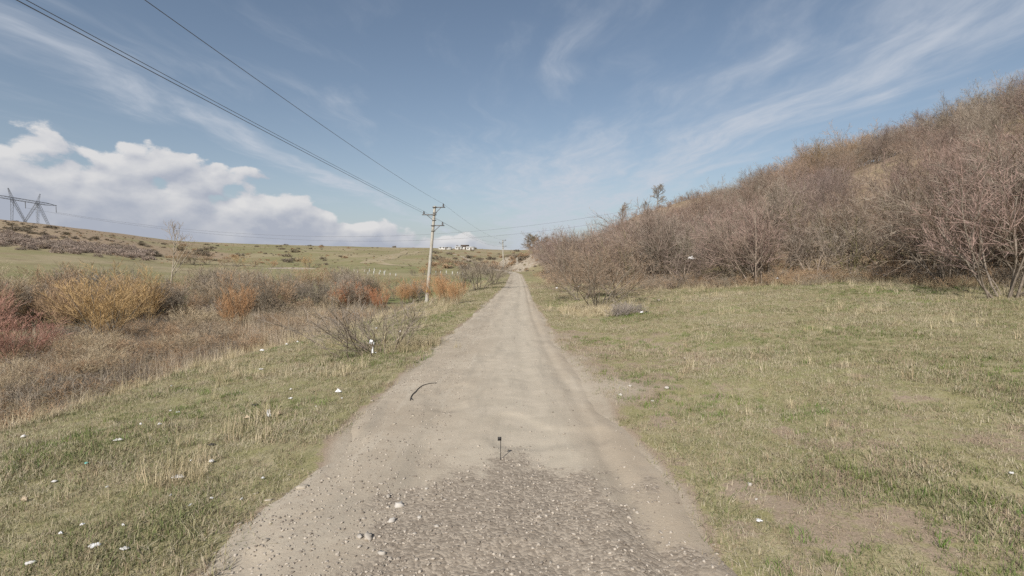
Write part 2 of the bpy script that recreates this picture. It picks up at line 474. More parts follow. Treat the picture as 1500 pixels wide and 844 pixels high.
def make_road_mat():
    m, t, b = new_mat('dusty_lane')
    pos = t.node('ShaderNodeNewGeometry').outputs['Position']
    z1 = t.node('ShaderNodeVertexColor', layer_name='lane').outputs[0]
    sp = t.node('ShaderNodeSeparateColor', {0: z1}); coarse, smooth_, tint = sp.outputs
    so = soil_colour(t, pos)
    fine = t.noise(pos, 130.0, 3.0, 0.75); med = t.noise(pos, 26.0, 4.0, 0.7)
    dust = t.mix(t.ramp(t.noise(pos, 2.2, 5.0, 0.6), 0.3, 0.7), (0.425, 0.375, 0.292), (0.48, 0.42, 0.33))
    dust = t.mix(t.math('MULTIPLY', t.ramp(fine, 0.50, 0.72), 0.30), dust, (0.30, 0.262, 0.215))
    c = t.mix(t.math('MULTIPLY', smooth_, 0.8), so, dust)
    lw = t.vmath('MULTIPLY', pos, (1.9, 0.28, 1.0))
    c = t.mix(t.math('MULTIPLY', t.ramp(t.noise(lw, 1.0, 5.0, 0.6, 0.4), 0.48, 0.68), 0.42), c, (0.275, 0.245, 0.195))
    c = t.mix(t.math('MULTIPLY', t.ramp(t.noise(lw, 2.3, 4.0, 0.6), 0.54, 0.70), 0.40), c, (0.49, 0.435, 0.345))
    c = t.mix(t.math('MULTIPLY', tint, 0.5), c, (0.36, 0.29, 0.21))
    vd = t.vmath('ADD', pos, t.vmath('MULTIPLY', t.node('ShaderNodeTexNoise', {'Scale': 11.0, 'Detail': 3.0, 'Vector': pos}).outputs['Color'], (0.06, 0.06, 0.06)))
    v = t.node('ShaderNodeTexVoronoi', {'Scale': 30.0, 'Vector': vd, 'Randomness': 1.0}, feature='F1')
    cell = t.node('ShaderNodeSeparateColor', {0: v.outputs['Color']}).outputs[0]
    gc = t.mix(t.ramp(cell, 0.15, 0.95), (0.205, 0.168, 0.13), (0.375, 0.318, 0.25))
    gc = t.mix(t.math('MULTIPLY', t.ramp(med, 0.42, 0.66), 0.5), gc, (0.245, 0.205, 0.16))
    cm = t.math('MULTIPLY', t.ramp(t.math('ADD', coarse, t.math('MULTIPLY', t.math('SUBTRACT', t.noise(pos, 5.0, 5.0, 0.7), 0.5), 1.5)), 0.25, 0.85), 0.85)
    c = t.mix(cm, c, gc)
    t.l.new(c, b.inputs['Base Color'])
    hgt = t.math('ADD', t.math('MULTIPLY', med, 1.0), t.math('MULTIPLY', fine, 0.35))
    hgt = t.math('ADD', hgt, t.math('MULTIPLY', t.math('MULTIPLY', v.outputs['Distance'], -1.2), cm))
    bp = t.node('ShaderNodeBump', {'Strength': t.ramp(coarse, 0, 1, 0.35, 0.5, False), 'Distance': 0.02, 'Height': hgt})
    t.l.new(bp.outputs[0], b.inputs['Normal'])
    b.inputs['Roughness'].default_value = 1.0; b.inputs['Specular IOR Level'].default_value = 0.08
    return m


M_ground = make_ground_mat(); M_road = make_road_mat()
M_track = simple('worn_track', (0.36, 0.30, 0.205), (0.27, 0.225, 0.13), 0.25, 1.0, 0.05)

# ------------------------------------------------------------------ ground sheet
def lines(fine_lo, fine_hi, step, lo, hi, g):
    a = list(np.arange(fine_lo, fine_hi + 1e-6, step)); s = step
    while a[-1] < hi: s *= g; a.append(a[-1] + s)
    s = step; b_ = [a[0]]
    while b_[-1] > lo: s *= g; b_.append(b_[-1] - s)
    return np.array(b_[:0:-1] + a)


gx = lines(-12.0, 22.0, 0.16, -1500, 1500, 1.055)
gy = lines(2.5, 24.0, 0.16, -120, 2600, 1.030)
GX, GY = np.meshgrid(gx, gy)
GZ = height(GX, GY)
nx, ny = len(gx), len(gy)
idx = np.arange(nx * ny).reshape(ny, nx)
gf = np.stack([idx[:-1, :-1], idx[:-1, 1:], idx[1:, 1:], idx[1:, :-1]], -1).reshape(-1, 4)
gm_ = mesh_from('ground', np.stack([GX, GY, GZ], -1).reshape(-1, 3), gf, M_ground, True)


def zones(x, y):
    d = lane_d(x, y); ad = np.abs(d); r = np.hypot(x, y)
    n = fbm(x * 0.5, y * 0.5, 71, 3); n2 = fbm(x * 0.12, y * 0.12, 73, 3)
    bare = 1 - sst(np.where(d > 0, 1.85, 2.0), np.where(d > 0, 2.45, 2.7), ad + 0.6 * n)
    # trodden strip in the pasture along the lane and thin patches
    n3 = fbm(x * 0.33 + 5, y * 0.20, 75, 4)
    bare = np.maximum(bare, (0.40 + 2.4 * np.clip(n3, -0.12, 1)) * (d > 2) * np.exp(-(d - 2) / 6.5) * (1 - sst(26, 42, r)))
    bare = np.maximum(bare, 0.34 * (d > 0) * (1 - sst(2.3, 3.6, d)) * (1 - sst(20, 40, y)))
    n4 = fbm(x * 1.25, y * 0.75, 78, 4)
    bare = np.maximum(bare, 0.62 * sst(0.03, 0.16, n4) * (d > 2) * (1 - sst(26, 40, r)) * np.exp(-np.clip(d - 3, 0, 40) / 14))
    bare = np.maximum(bare, 0.30 * (d < 0) * (1 - sst(2.8, 3.8, -d)))
    ex = edge_x(y); lx = lip_x(y)
    scrub = np.where(d > 0, sst(-0.4, 0.8, x - ex), sst(-0.1, 1.2, lx - x) * (1 - sst(46, 62, r)))
    scrub = scrub * (1 - sst(190, 240, y))
    latq = x / np.maximum(y, 1)
    fs = sst(150, 200, r) * (y > 20) * np.where(latq < -0.42, 0.52 * sst(-0.42, -0.6, latq), 0.40 * sst(-0.24, -0.12, latq))
    fs = fs * np.clip(1.0 + 2.2 * fbm(x * 0.02, y * 0.03, 79, 3), 0, 1.35)
    scrub = np.maximum(scrub, fs)
    lat = np.where(y > 1, x / np.maximum(y, 1), -3)
    band = sst(0.35, 0.5, r / 240) * 0
    green = sst(58, 70, r) * (1 - sst(105, 150, r)) * (x < lx - 2)
    green = np.maximum(green, 0.75 * np.exp(-((r - 165) / 45) ** 2) * (lat > -0.5) * (lat < -0.10))
    green = np.maximum(green, 0.55 * np.exp(-((r - 330) / 60) ** 2) * (lat < -0.34) * (lat > -0.62))
    green = green * np.clip(0.75 + 1.3 * n2, 0, 1)
    pale = sst(0.25, 0.9, 0.72 * (d - 2.7)) * sst(116, 128, y) * (1 - sst(178, 190, y)) * (d > 0) * (x < 12)
    farm = sst(62, 110, r)
    red = 0.62 * np.exp(-(((x - 5.6) / 2.3) ** 2 + ((y - 22.5) / 3.2) ** 2))
    return bare, scrub, green, pale, farm, red


zb, zs, zg, zp, zf, zr_ = [q.ravel() for q in zones(GX, GY)]
# pale sandy cut on the far pasture
sb = hit(425, 393)
zp = np.maximum(zp, 0.95 * np.exp(-(((GX.ravel() - sb[0]) / 7.5) ** 4 + ((GY.ravel() - sb[1]) / 6.0) ** 4)))
for nm, arr in (('zone', (zb, zs, zg)), ('zone_far', (zp, zf, zr_))):
    ca = gm_.color_attributes.new(nm, 'FLOAT_COLOR', 'POINT')
    q = np.ones((len(zb), 4), np.float32); q[:, 0], q[:, 1], q[:, 2] = arr
    ca.data.foreach_set('color', q.ravel())
ground = tag(obj('ground', gm_), 'grassy ground of pasture, gully and hillside', 'ground', kind='structure')

# ------------------------------------------------------------------ the lane
ry = np.concatenate([np.arange(-30, 2.5, 0.5), np.arange(2.5, 14, 0.07), np.arange(14, 40, 0.2), np.arange(40, 175, 0.8)])
rw = np.concatenate([np.linspace(-2.75, -2.0, 14)[:-1], np.linspace(-2.0, 1.9, 60), np.linspace(1.9, 2.7, 14)[1:]])
RY, RW = np.meshgrid(ry, rw, indexing='ij')
RX = road_x(RY) + RW * road_hw(RY) / 2.3
RZ = height(RX, RY, road=True)
ii = np.arange(RX.size).reshape(RX.shape)
rf = np.stack([ii[:-1, :-1], ii[:-1, 1:], ii[1:, 1:], ii[1:, :-1]], -1).reshape(-1, 4)
rm = mesh_from('dirt_road', np.stack([RX, RY, RZ], -1).reshape(-1, 3), rf, M_road, True)


def coarse_mask(x, y):
    hw_l = np.interp(y, [2, 4.07, 6.15, 6.5], [-2.3, -1.72, -1.22, -0.9]); hw_r = np.interp(y, [2, 4.07, 6.15, 6.5], [2.1, 1.62, 1.05, 0.8])
    n = 2.0 * fbm(x * 1.9, y * 1.9, 81, 5)
    return sst(-0.45, 0.6, x - hw_l + n) * sst(-0.45, 0.6, hw_r - x + n) * sst(-1.0, 1.0, 6.2 - y + n) * sst(-4, -2, y)


cm_ = coarse_mask(RX, RY)
sm_ = np.exp(-((RW - 0.55) / 1.15) ** 2) * np.ones_like(RX); sm_ = np.clip(sm_ + 0.35 * sst(12, 30, RY), 0, 1)
tn_ = np.exp(-((RW - 1.75) / 0.5) ** 2) * np.clip(0.8 + fbm(RX * 0.7, RY * 0.3, 83, 3) * 2, 0, 1)
ca = rm.color_attributes.new('lane', 'FLOAT_COLOR', 'POINT')
q = np.ones((RX.size, 4), np.float32); q[:, 0] = cm_.ravel(); q[:, 1] = sm_.ravel(); q[:, 2] = tn_.ravel()
ca.data.foreach_set('color', q.ravel())
tag(obj('dirt_road', rm), 'pale dusty dirt road running straight ahead between grass verges', 'road', kind='structure')


# far field tracks, draped strips
def sheet_z(x, y):
    i = np.clip(np.searchsorted(gx, x) - 1, 0, nx - 2); j = np.clip(np.searchsorted(gy, y) - 1, 0, ny - 2)
    u = (x - gx[i]) / (gx[i + 1] - gx[i]); v = (y - gy[j]) / (gy[j + 1] - gy[j])
    a, b_, c, d = GZ[j, i], GZ[j, i + 1], GZ[j + 1, i], GZ[j + 1, i + 1]
    return np.maximum(np.maximum(a + (b_ - a) * u + (d - b_) * v, a + (d - c) * u + (c - a) * v), (a * (1 - u) + b_ * u) * (1 - v) + (c * (1 - u) + d * u) * v)


def track(pts, width):
    P_ = [hit(*p) for p in pts]; P_ = np.array(P_)
    seg = []
    for a, b_ in zip(P_[:-1], P_[1:]):
        k = max(2, int(np.linalg.norm(b_ - a) / 4)); seg.append(a + (b_ - a) * np.linspace(0, 1, k, endpoint=False)[:, None])
    c = np.concatenate(seg + [P_[-1:]])
    tg = np.gradient(c[:, :2], axis=0); tg /= np.linalg.norm(tg, axis=1, keepdims=True) + 1e-9
    nr = np.stack([-tg[:, 1], tg[:, 0]], 1)
    rows = []
    for s_ in np.linspace(-1, 1, 7):
        xy = c[:, :2] + nr * (width / 2 * s_ + 0.5 * fbm(c[:, :1] * 0.1, c[:, 1:2] * 0.1 + s_, 91, 2))
        rows.append(np.column_stack([xy, sheet_z(xy[:, 0], xy[:, 1]) + 0.06]))
    V = np.stack(rows, 1); n_, k_ = V.shape[:2]; i_ = np.arange(n_ * k_).reshape(n_, k_)
    f = np.stack([i_[:-1, :-1], i_[:-1, 1:], i_[1:, 1:], i_[1:, :-1]], -1).reshape(-1, 4)
    tag(obj('dirt_track', mesh_from('dirt_track', V.reshape(-1, 3), f, M_track, True)),
        'worn pale vehicle track climbing the far grassy slope', 'track', kind='structure')


track([(536, 386), (556, 380), (580, 373), (594, 368)], 5.0)
track([(600, 390), (562, 387), (551, 382), (575, 379), (605, 372), (622, 368)], 4.0)


# ------------------------------------------------------------------ branch growth
def norm(v): return v / np.maximum(np.linalg.norm(v, axis=-1, keepdims=True), 1e-9)


def sweep(start, d, L, r, k, wig, up, g, taper=0.35):
    pts = [start]; cur = d
    for i in range(k):
        cur = norm(cur + g.normal(0, wig, cur.shape) + np.array([0, 0, up]))
        pts.append(pts[-1] + cur * (L / k)[:, None])
    pts = np.stack(pts, 1)
    rad = r[:, None] * np.linspace(1, taper, k + 1)[None]
    return pts, rad


def spawn(pts, L, r, m, t0, ang, ratio, rr, g):
    N, K, _ = pts.shape
    t = t0 + (1 - t0) * (np.arange(m)[None] + g.random((N, m))) / m
    f = np.clip(t * (K - 1), 0, K - 1.001); i = f.astype(int); u = (f - i)[..., None]
    n_ = np.arange(N)[:, None]
    a = pts[n_, i]; b_ = pts[n_, i + 1]
    p = a * (1 - u) + b_ * u; d = norm(b_ - a)
    rnd = g.normal(0, 1, d.shape); perp = norm(rnd - d * (rnd * d).sum(-1, keepdims=True))
    th = (ang * (0.75 + 0.5 * g.random((N, m))))[..., None]
    nd = d * np.cos(th) + perp * np.sin(th)
    nl = L[:, None] * ratio * (1.25 - 0.75 * t) * (0.7 + 0.6 * g.random((N, m)))
    nr = np.maximum(r[:, None] * rr * (1.1 - 0.5 * t), 0.0022)
    return p.reshape(-1, 3), nd.reshape(-1, 3), nl.ravel(), nr.ravel()


def plant(seed, n0, H, r0, spread, lev, k0=5, wig0=0.10, up0=0.06, base=0.25, lean=(0, 0), rmin=0.003):
    """stems from the ground; lev = list of (children, t0, angle, length ratio, radius ratio, wiggle, up, segments)"""
    g = np.random.default_rng(seed)
    a = g.random(n0) * 2 * math.pi; sp = spread * np.sqrt(g.random(n0)) * (0.6 + 0.5 * g.random(n0))
    d = np.stack([np.cos(a) * np.sin(sp) + lean[0], np.sin(a) * np.sin(sp) + lean[1], np.cos(sp)], 1); d = norm(d)
    st = np.stack([np.cos(a) * base * g.random(n0), np.sin(a) * base * g.random(n0), np.full(n0, -0.12)], 1)
    L = H * (0.75 + 0.45 * g.random(n0)); r = r0 * (0.6 + 0.6 * g.random(n0))
    out = []
    pts, rad = sweep(st, d, L, r, k0, wig0, up0, g); out.append((pts, rad))
    for (m, t0, ang, ratio, rr, wig, up, k) in lev:
        p, nd, nl, nr = spawn(pts, L, r, m, t0, ang, ratio, rr, g)
        nr = np.maximum(nr, rmin); L, r = nl, nr
        pts, rad = sweep(p, nd, L, r, k, wig, up, g); out.append((pts, rad))
    return out


def seg_geo(levels, n=3):
    V = []; F = []; c = 0
    for pts, rad in levels:
        v, f = tubes(pts[:, :-1].reshape(-1, 3), pts[:, 1:].reshape(-1, 3), rad[:, :-1].ravel(), rad[:, 1:].ravel(), n)
        V.append(v); F.append(f + c); c += len(v)
    return np.concatenate(V), np.concatenate(F)


def ribbon_geo(pts, rad, seed):
    """flat two-edged twigs for the finest growth"""
    g_ = np.random.default_rng(seed); N, K, _ = pts.shape
    d = norm(pts[:, -1] - pts[:, 0]); sdv = norm(np.cross(d, g_.normal(0, 1, d.shape)))[:, None]
    V = np.stack([pts - sdv * rad[..., None] * 1.35, pts + sdv * rad[..., None] * 1.35], 2)
    i = np.arange(N * K * 2).reshape(N, K, 2)
    F = np.stack([i[:, :-1, 0], i[:, :-1, 1], i[:, 1:, 1], i[:, 1:, 0]], -1).reshape(-1, 4)
    return V.reshape(-1, 3), F


def twig_geo(levels):
    v, f = seg_geo(levels[:-1], 3) if len(levels) > 1 else (np.zeros((0, 3)), np.zeros((0, 4), int))
    v2, f2 = ribbon_geo(levels[-1][0], levels[-1][1], 3)
    return np.concatenate([v, v2]), np.concatenate([f, f2 + len(v)])


def leaf_geo(levels, count, size, g):
    pts = levels[-1][0]; N = len(pts)
    i = g.integers(0, N, count); p = pts[i, -1] * g.random((count, 1)) + 0
    u = g.random((count, 1)); p = pts[i, 0] * (1 - u) + pts[i, -1] * u
    a = norm(g.normal(0, 1, (count, 3))); b_ = norm(np.cross(a, g.normal(0, 1, (count, 3))))
    s_ = size * (0.6 + 0.8 * g.random((count, 1)))
    V = np.stack([p, p + (a + b_ * 0.5) * s_ * 0.5, p + a * s_ * 1.1, p + (a - b_ * 0.5) * s_ * 0.5], 1)
    return V.reshape(-1, 3), np.arange(count * 4).reshape(-1, 4)


def kind_meshes(tag_, levels, ns, mat_s, mat_t, leaves=None):
    """(stem mesh, twig mesh, leaf mesh or None)"""
    a = mesh_from(tag_ + '_stem', *seg_geo(levels[:ns], 4), mat_s, True)
    b_ = mesh_from(tag_ + '_twig', *twig_geo(levels[ns:]), mat_t, False)
    c = None
    if leaves: c = mesh_from(tag_ + '_leaf', *leaf_geo(levels, leaves[0], leaves[1], np.random.default_rng(5)), leaves[2])
    return a, b_, c


def place(name, meshes, loc, rz, sc, label, cat, group=None, parts=('stem', 'twig', 'leaf'), mats=(None, None, None), tilt=(0, 0)):
    e = obj(name, None, None, loc, (tilt[0], tilt[1], rz), sc)
    e.empty_display_size = 0.3
    tag(e, label, cat, group)
    for me, pn, mt in zip(meshes, parts, mats):
        if me is None: continue
        o = obj(pn, me, e)
        if mt is not None:
            o.material_slots[0].link = 'OBJECT'; o.material_slots[0].material = mt
    return e


# bark and twig colours
B_stem = simple('thicket_stem', (0.33, 0.27, 0.205), (0.215, 0.17, 0.128), 9.0, per_object=0.18)
B_twig = simple('thicket_twig', (0.295, 0.208, 0.162), (0.205, 0.146, 0.115), 2.5, per_object=0.30)
B_twig_tan = simple('thicket_twig_tan', (0.36, 0.255, 0.165), (0.27, 0.185, 0.12), 2.5, per_object=0.30)
B_grey = simple('grey_twig', (0.34, 0.285, 0.22), (0.25, 0.205, 0.155), 3.0, per_object=0.15)
B_greystem = simple('grey_stem', (0.26, 0.225, 0.175), (0.17, 0.14, 0.105), 9.0)
B_yel = simple('yellow_willow_twig', (0.55, 0.375, 0.17), (0.44, 0.31, 0.165), 3.0)
B_ora = simple('orange_willow_twig', (0.54, 0.31, 0.155), (0.44, 0.275, 0.15), 3.0)
B_redo = simple('red_willow_twig', (0.60, 0.265, 0.14), (0.50, 0.27, 0.145), 3.0)
B_rose = simple('rosy_twig', (0.48, 0.265, 0.205), (0.37, 0.22, 0.165), 3.0)
B_rust = simple('rusty_twig', (0.47, 0.325, 0.20), (0.36, 0.25, 0.155), 3.0)
B_wstem = simple('willow_stem', (0.30, 0.24, 0.15), (0.20, 0.155, 0.10), 9.0)
B_birch = simple('pale_bark', (0.45, 0.40, 0.31), (0.32, 0.27, 0.20), 5.0)
B_leaf = simple('dead_leaf', (0.40, 0.17, 0.08), (0.30, 0.13, 0.07), 5.0)
B_dark = simple('far_bush_twig', (0.25, 0.205, 0.14), (0.19, 0.155, 0.11), 1.0, per_object=0.2)
B_reed = simple('reed_straw', (0.52, 0.425, 0.29), (0.37, 0.295, 0.195), 2.0, per_object=0.25)
B_moss = simple('mossy_stem', (0.20, 0.185, 0.085), (0.15, 0.125, 0.07), 6.0)

B_straw = simple('straw_twig', (0.56, 0.46, 0.31), (0.42, 0.335, 0.22), 3.0); B_straw2 = simple('dull_straw_twig', (0.46, 0.37, 0.26), (0.34, 0.27, 0.185), 3.0)

# the thicket shrub, in several forms
THK = []
for k in range(7):
    lv = plant(100 + k, 8 + k % 3, 3.0, 0.034, 0.95, [(7, 0.20, 0.62, 0.60, 0.48, 0.09, 0.04, 4), (6, 0.12, 0.62, 0.55, 0.50, 0.10, 0.04, 3), (5, 0.10, 0.65, 0.60, 0.62, 0.10, 0.03, 2)],
               k0=6, wig0=0.11, up0=(0.02 if k % 2 else 0.10), base=0.35, rmin=0.0048)
    THK.append(kind_meshes('thicket_shrub', lv, 2, B_stem, B_twig))
lv = plant(131, 10, 2.6, 0.024, 1.1, [(7, 0.2, 0.7, 0.55, 0.5, 0.15, 0.05, 4), (6, 0.15, 0.8, 0.5, 0.5, 0.18, 0.04, 3), (5, 0.1, 0.8, 0.55, 0.6, 0.2, 0.04, 2)], rmin=0.004, base=0.3)
SPUR = kind_meshes('verge_shrub', lv, 2, B_greystem, simple('spur_twig', (0.33, 0.245, 0.175), (0.25, 0.185, 0.13), 3.0))
lv = plant(132, 10, 3.2, 0.028, 0.9, [(7, 0.2, 0.7, 0.55, 0.5, 0.15, 0.05, 4), (6, 0.15, 0.8, 0.5, 0.5, 0.18, 0.04, 3), (4, 0.1, 0.8, 0.55, 0.6, 0.2, 0.04, 2)], rmin=0.0045, base=0.3)
LEAFY = kind_meshes('leafy_shrub', lv, 2, B_stem, B_twig, (520, 0.075, B_leaf))
# upright whippy willow
WIL = []
for k in range(4):
    lv = plant(200 + k, 14, 2.9, 0.022, 0.50, [(7, 0.22, 0.42, 0.55, 0.5, 0.07, 0.05, 3), (6, 0.15, 0.42, 0.55, 0.55, 0.08, 0.05, 3), (4, 0.1, 0.45, 0.55, 0.7, 0.09, 0.05, 2)],
               k0=5, wig0=0.05, up0=0.05, base=0.5, rmin=0.0050, lean=(0.10, 0.0))
    WIL.append(kind_meshes('willow', lv, 1, B_wstem, B_yel))
# broad grey bush
GRY = []
for k in range(3):
    lv = plant(300 + k, 8, 2.8, 0.034, 0.95, [(7, 0.25, 0.65, 0.58, 0.5, 0.10, 0.05, 4), (6, 0.15, 0.65, 0.55, 0.5, 0.12, 0.05, 3), (5, 0.1, 0.7, 0.55, 0.6, 0.14, 0.05, 2)],
               k0=5, wig0=0.10, up0=0.06, base=0.3, rmin=0.0052)
    GRY.append(kind_meshes('grey_bush', lv, 2, B_greystem, B_grey))
# coarse bush for the far pasture (thicker twigs, low and domed)
FAR = []
for k in range(3):
    lv = plant(400 + k, 14, 1.0, 0.05, 1.25, [(6, 0.2, 0.8, 0.6, 0.6, 0.12, 0.05, 3), (6, 0.1, 0.9, 0.6, 0.7, 0.15, 0.05, 2)], k0=3, base=0.5, rmin=0.026)
    FAR.append(kind_meshes('far_bush', lv, 1, B_dark, B_dark))


def tree(seed, H, r0, crown, n1, up=0.05, ang=0.75, rmin=0.01, lean=(0, 0)):
    """single trunk with limbs; returns trunk, crown meshes"""
    g = np.random.default_rng(seed)
    st = np.array([[0, 0, -0.3]]); d = norm(np.array([[lean[0], lean[1], 1.0]])); L = np.array([H]); r = np.array([r0])
    out = []
    pts, rad = sweep(st, d, L, r, 8, 0.06, 0.05, g, 0.12); out.append((pts, rad))
    spec = [(n1, crown, ang, 0.45, 0.50, 0.10, up, 5), (7, 0.2, 0.7, 0.50, 0.5, 0.12, up, 3), (6, 0.15, 0.7, 0.5, 0.55, 0.15, up, 3), (4, 0.1, 0.7, 0.5, 0.7, 0.15, up, 2)]
    for (m, t0, an, ratio, rr, wig, u_, k) in spec:
        p, nd, nl, nr = spawn(pts, L, r, m, t0, an, ratio, rr, g)
        nr = np.maximum(nr, rmin); L, r = nl, nr
        pts, rad = sweep(p, nd, L, r, k, wig, u_, g); out.append((pts, rad))
    return out


# ------------------------------------------------------------------ scatter as one object (geometry nodes)
def scatter(name, pts, rot, sc, idx_, sources, label, cat):
    me = bpy.data.meshes.new(name); me.vertices.add(len(pts)); me.vertices.foreach_set('co', np.asarray(pts, np.float32).ravel())
    for an, ty, arr, key in (('rot', 'FLOAT_VECTOR', rot, 'vector'), ('scl', 'FLOAT', sc, 'value'), ('pick', 'INT', idx_, 'value')):
        at = me.attributes.new(an, ty, 'POINT')
        at.data.foreach_set(key, np.asarray(arr, np.int32 if ty == 'INT' else np.float32).ravel())
    o = obj(name, me); tag(o, label, cat, kind='stuff')
    ng = bpy.data.node_groups.new(name + '_nodes', 'GeometryNodeTree')
    ng.interface.new_socket('Geometry', in_out='INPUT', socket_type='NodeSocketGeometry')
    ng.interface.new_socket('Geometry', in_out='OUTPUT', socket_type='NodeSocketGeometry')
    t = NT(ng)
    gi = t.node('NodeGroupInput'); go = t.node('NodeGroupOutput')
    join = t.node('GeometryNodeGeometryToInstance') if len(sources) == 0 else None
    gti = t.node('GeometryNodeJoinGeometry')
    infos = []
    for so in sources[::-1]:
        oi = t.node('GeometryNodeObjectInfo', transform_space='ORIGINAL'); oi.inputs['Object'].default_value = so
        oi.inputs['As Instance'].default_value = True
        t.l.new(oi.outputs['Geometry'], gti.inputs[0])
    iop = t.node('GeometryNodeInstanceOnPoints')
    t.l.new(gi.outputs[0], iop.inputs['Points']); t.l.new(gti.outputs[0], iop.inputs['Instance'])
    iop.inputs['Pick Instance'].default_value = True

    def named(nm, ty):
        nd = t.node('GeometryNodeInputNamedAttribute', data_type=ty); nd.inputs['Name'].default_value = nm
        return nd.outputs['Attribute']
    t.l.new(named('pick', 'INT'), iop.inputs['Instance Index'])
    e2r = t.node('FunctionNodeEulerToRotation'); t.l.new(named('rot', 'FLOAT_VECTOR'), e2r.inputs[0])
    t.l.new(e2r.outputs[0], iop.inputs['Rotation']); t.l.new(named('scl', 'FLOAT'), iop.inputs['Scale'])
    t.l.new(iop.outputs[0], go.inputs[0])
    md = o.modifiers.new('scatter', 'NODES'); md.node_group = ng
    return o


def proto(name, me):
    return bpy.data.objects.new(name, me)


# ------------------------------------------------------------------ right-hand hillside thicket
cand = []
g = np.random.default_rng(11)
N = 60000
X = g.uniform(3, 62, N); Y = g.uniform(6, 185, N)
ex = edge_x(Y); clump = vnoise(X * 0.22, Y * 0.22, 19)
ins = (X > ex + 0.5 + 0.8 * g.random(N)) & (clump > np.where(X - ex > 14, 0.36, 0.22)) & (X - 0.0 < 1.25 * Y + 6)
X, Y = X[ins], Y[ins]
grid = {}
pts = []
for x_, y_ in zip(X, Y):
    u_ = x_ - float(np.interp(y_, EDG_Y, EDG_X))
    sp_ = 1.75 + 0.014 * max(0, math.hypot(x_, y_) - 25)
    k = (int(x_ // 4), int(y_ // 4)); ok = True
    for a in (-1, 0, 1):
        for b_ in (-1, 0, 1):
            for (qx, qy) in grid.get((k[0] + a, k[1] + b_), ()):
                if (qx - x_) ** 2 + (qy - y_) ** 2 < sp_ * sp_: ok = False; break
            if not ok: break
        if not ok: break
    if ok: grid.setdefault(k, []).append((x_, y_)); pts.append((x_, y_))
pts = np.array(pts)
vis = pts[:, 0] < 1.03 * pts[:, 1] + 2
dist = np.hypot(pts[:, 0], pts[:, 1])
order = np.argsort(dist + np.where(vis, 0, 1000))
pts = pts[order]; zz = height(pts[:, 0], pts[:, 1])
NIND = 280
THK_MATS = [None, B_twig_tan, None, None]
for i in range(NIND):
    x_, y_ = pts[i]; big = 0.50 + 0.30 * g.random() + 0.55 * vnoise(x_ * 0.17, y_ * 0.17, 23)
    if x_ - edge_x(y_) < 3.0: big *= 1.22
    if y_ > 36 and x_ < 14: big *= 1.2
    moss = g.random() < 0.15; tn = vnoise(x_ * 0.13, y_ * 0.13, 3) > 0.72; gy_ = (not tn) and g.random() < 0.22
    front = x_ - edge_x(y_) < 3.0
    cn = 'tan' if tn else 'grey brown' if gy_ else 'reddish brown'
    where_ = 'at the grassy front edge of the hillside thicket' if front else 'within the thicket covering the hillside'
    lab_th = 'bare %s shrub %s%s' % (cn, 'with mossy stems ' if moss else '', where_); grp_th = '%s thicket shrubs %s%s' % (cn, 'with mossy stems ' if moss else '', 'at the front edge' if front else 'on the hillside')
    place('thicket_shrub', THK[i % 7], (x_, y_, zz[i] - 0.05), g.random() * 6.28, big * np.array([1, 1, 0.9 + 0.25 * g.random()]), lab_th, 'shrub', grp_th,
          mats=(B_moss if moss else None, B_twig_tan if tn else (B_grey if gy_ else None), None))
rest = pts[NIND:]; zr2 = zz[NIND:]
n_ = len(rest)
up_ = rest[:, 0] > 38
SRC_T = [proto('scrub_form', THK[k][1]) for k in range(6)]
for k in range(3):
    m2 = THK[k][1].copy(); m2.materials.clear(); m2.materials.append(B_twig_tan); SRC_T.append(proto('scrub_form', m2))
for k in range(4):      # small open forms for the thin soil near the crest
    lv = plant(170 + k, 9, 1.25, 0.016, 0.9, [(6, 0.2, 0.7, 0.55, 0.5, 0.15, 0.05, 3), (5, 0.12, 0.8, 0.55, 0.6, 0.18, 0.04, 2)], k0=4, wig0=0.12, up0=0.08, base=0.3, rmin=0.008)
    SRC_T.append(proto('scrub_form', mesh_from('small_scrub', *twig_geo(lv), B_twig_tan if k % 2 else B_twig)))
hi = sst(21, 33, rest[:, 0] + 6 * fbm(rest[:, 0] * 0.08, rest[:, 1] * 0.08, 77, 3)) > g.random(n_)
pick = np.where(vnoise(rest[:, 0] * 0.1, rest[:, 1] * 0.1, 8) + 0.2 * sst(28, 44, rest[:, 0]) > 0.66, 6 + np.arange(n_) % 3, np.arange(n_) % 6)
pick = np.where(hi, 9 + np.arange(n_) % 4, pick)
scatter('hillside_scrub', np.column_stack([rest, zr2 - 0.05]), np.column_stack([np.zeros(n_), np.zeros(n_), g.random(n_) * 6.28]),
        (0.70 + 0.5 * g.random(n_)) * np.where(hi, 1.15, 0.85), pick, SRC_T, 'mass of bare brown scrub covering the upper hillside to its crest', 'scrub')
print('thicket', len(pts), n_)

# low undergrowth among the thicket foot: brown litter stems
n_ = 1500
Y = g.uniform(13, 95, n_); X = edge_x(Y) + g.normal(0.2, 0.7, n_) + g.random(n_) * 2.0
lv = plant(150, 16, 0.55, 0.006, 1.0, [(5, 0.15, 0.7, 0.6, 0.6, 0.2, 0.02, 3), (4, 0.1, 0.7, 0.6, 0.7, 0.2, 0.0, 2)], k0=3, base=0.4, rmin=0.004)
k = (Y > 30) | (g.random(n_) < 0.6); X, Y = X[k], Y[k]; n_ = len(X)
UG = [proto('undergrowth_form', mesh_from('undergrowth', *seg_geo(lv, 3), B_grey)), proto('undergrowth_form', mesh_from('undergrowth', *seg_geo(lv, 3), B_rust))]
scatter('undergrowth', np.column_stack([X, Y, height(X, Y) - 0.03]), np.column_stack([np.zeros(n_), np.zeros(n_), g.random(n_) * 6.28]), 0.7 + 0.8 * g.random(n_),
        (g.random(n_) > 0.5).astype(int), UG, 'tangle of low dead stems along the foot of the thicket', 'undergrowth')

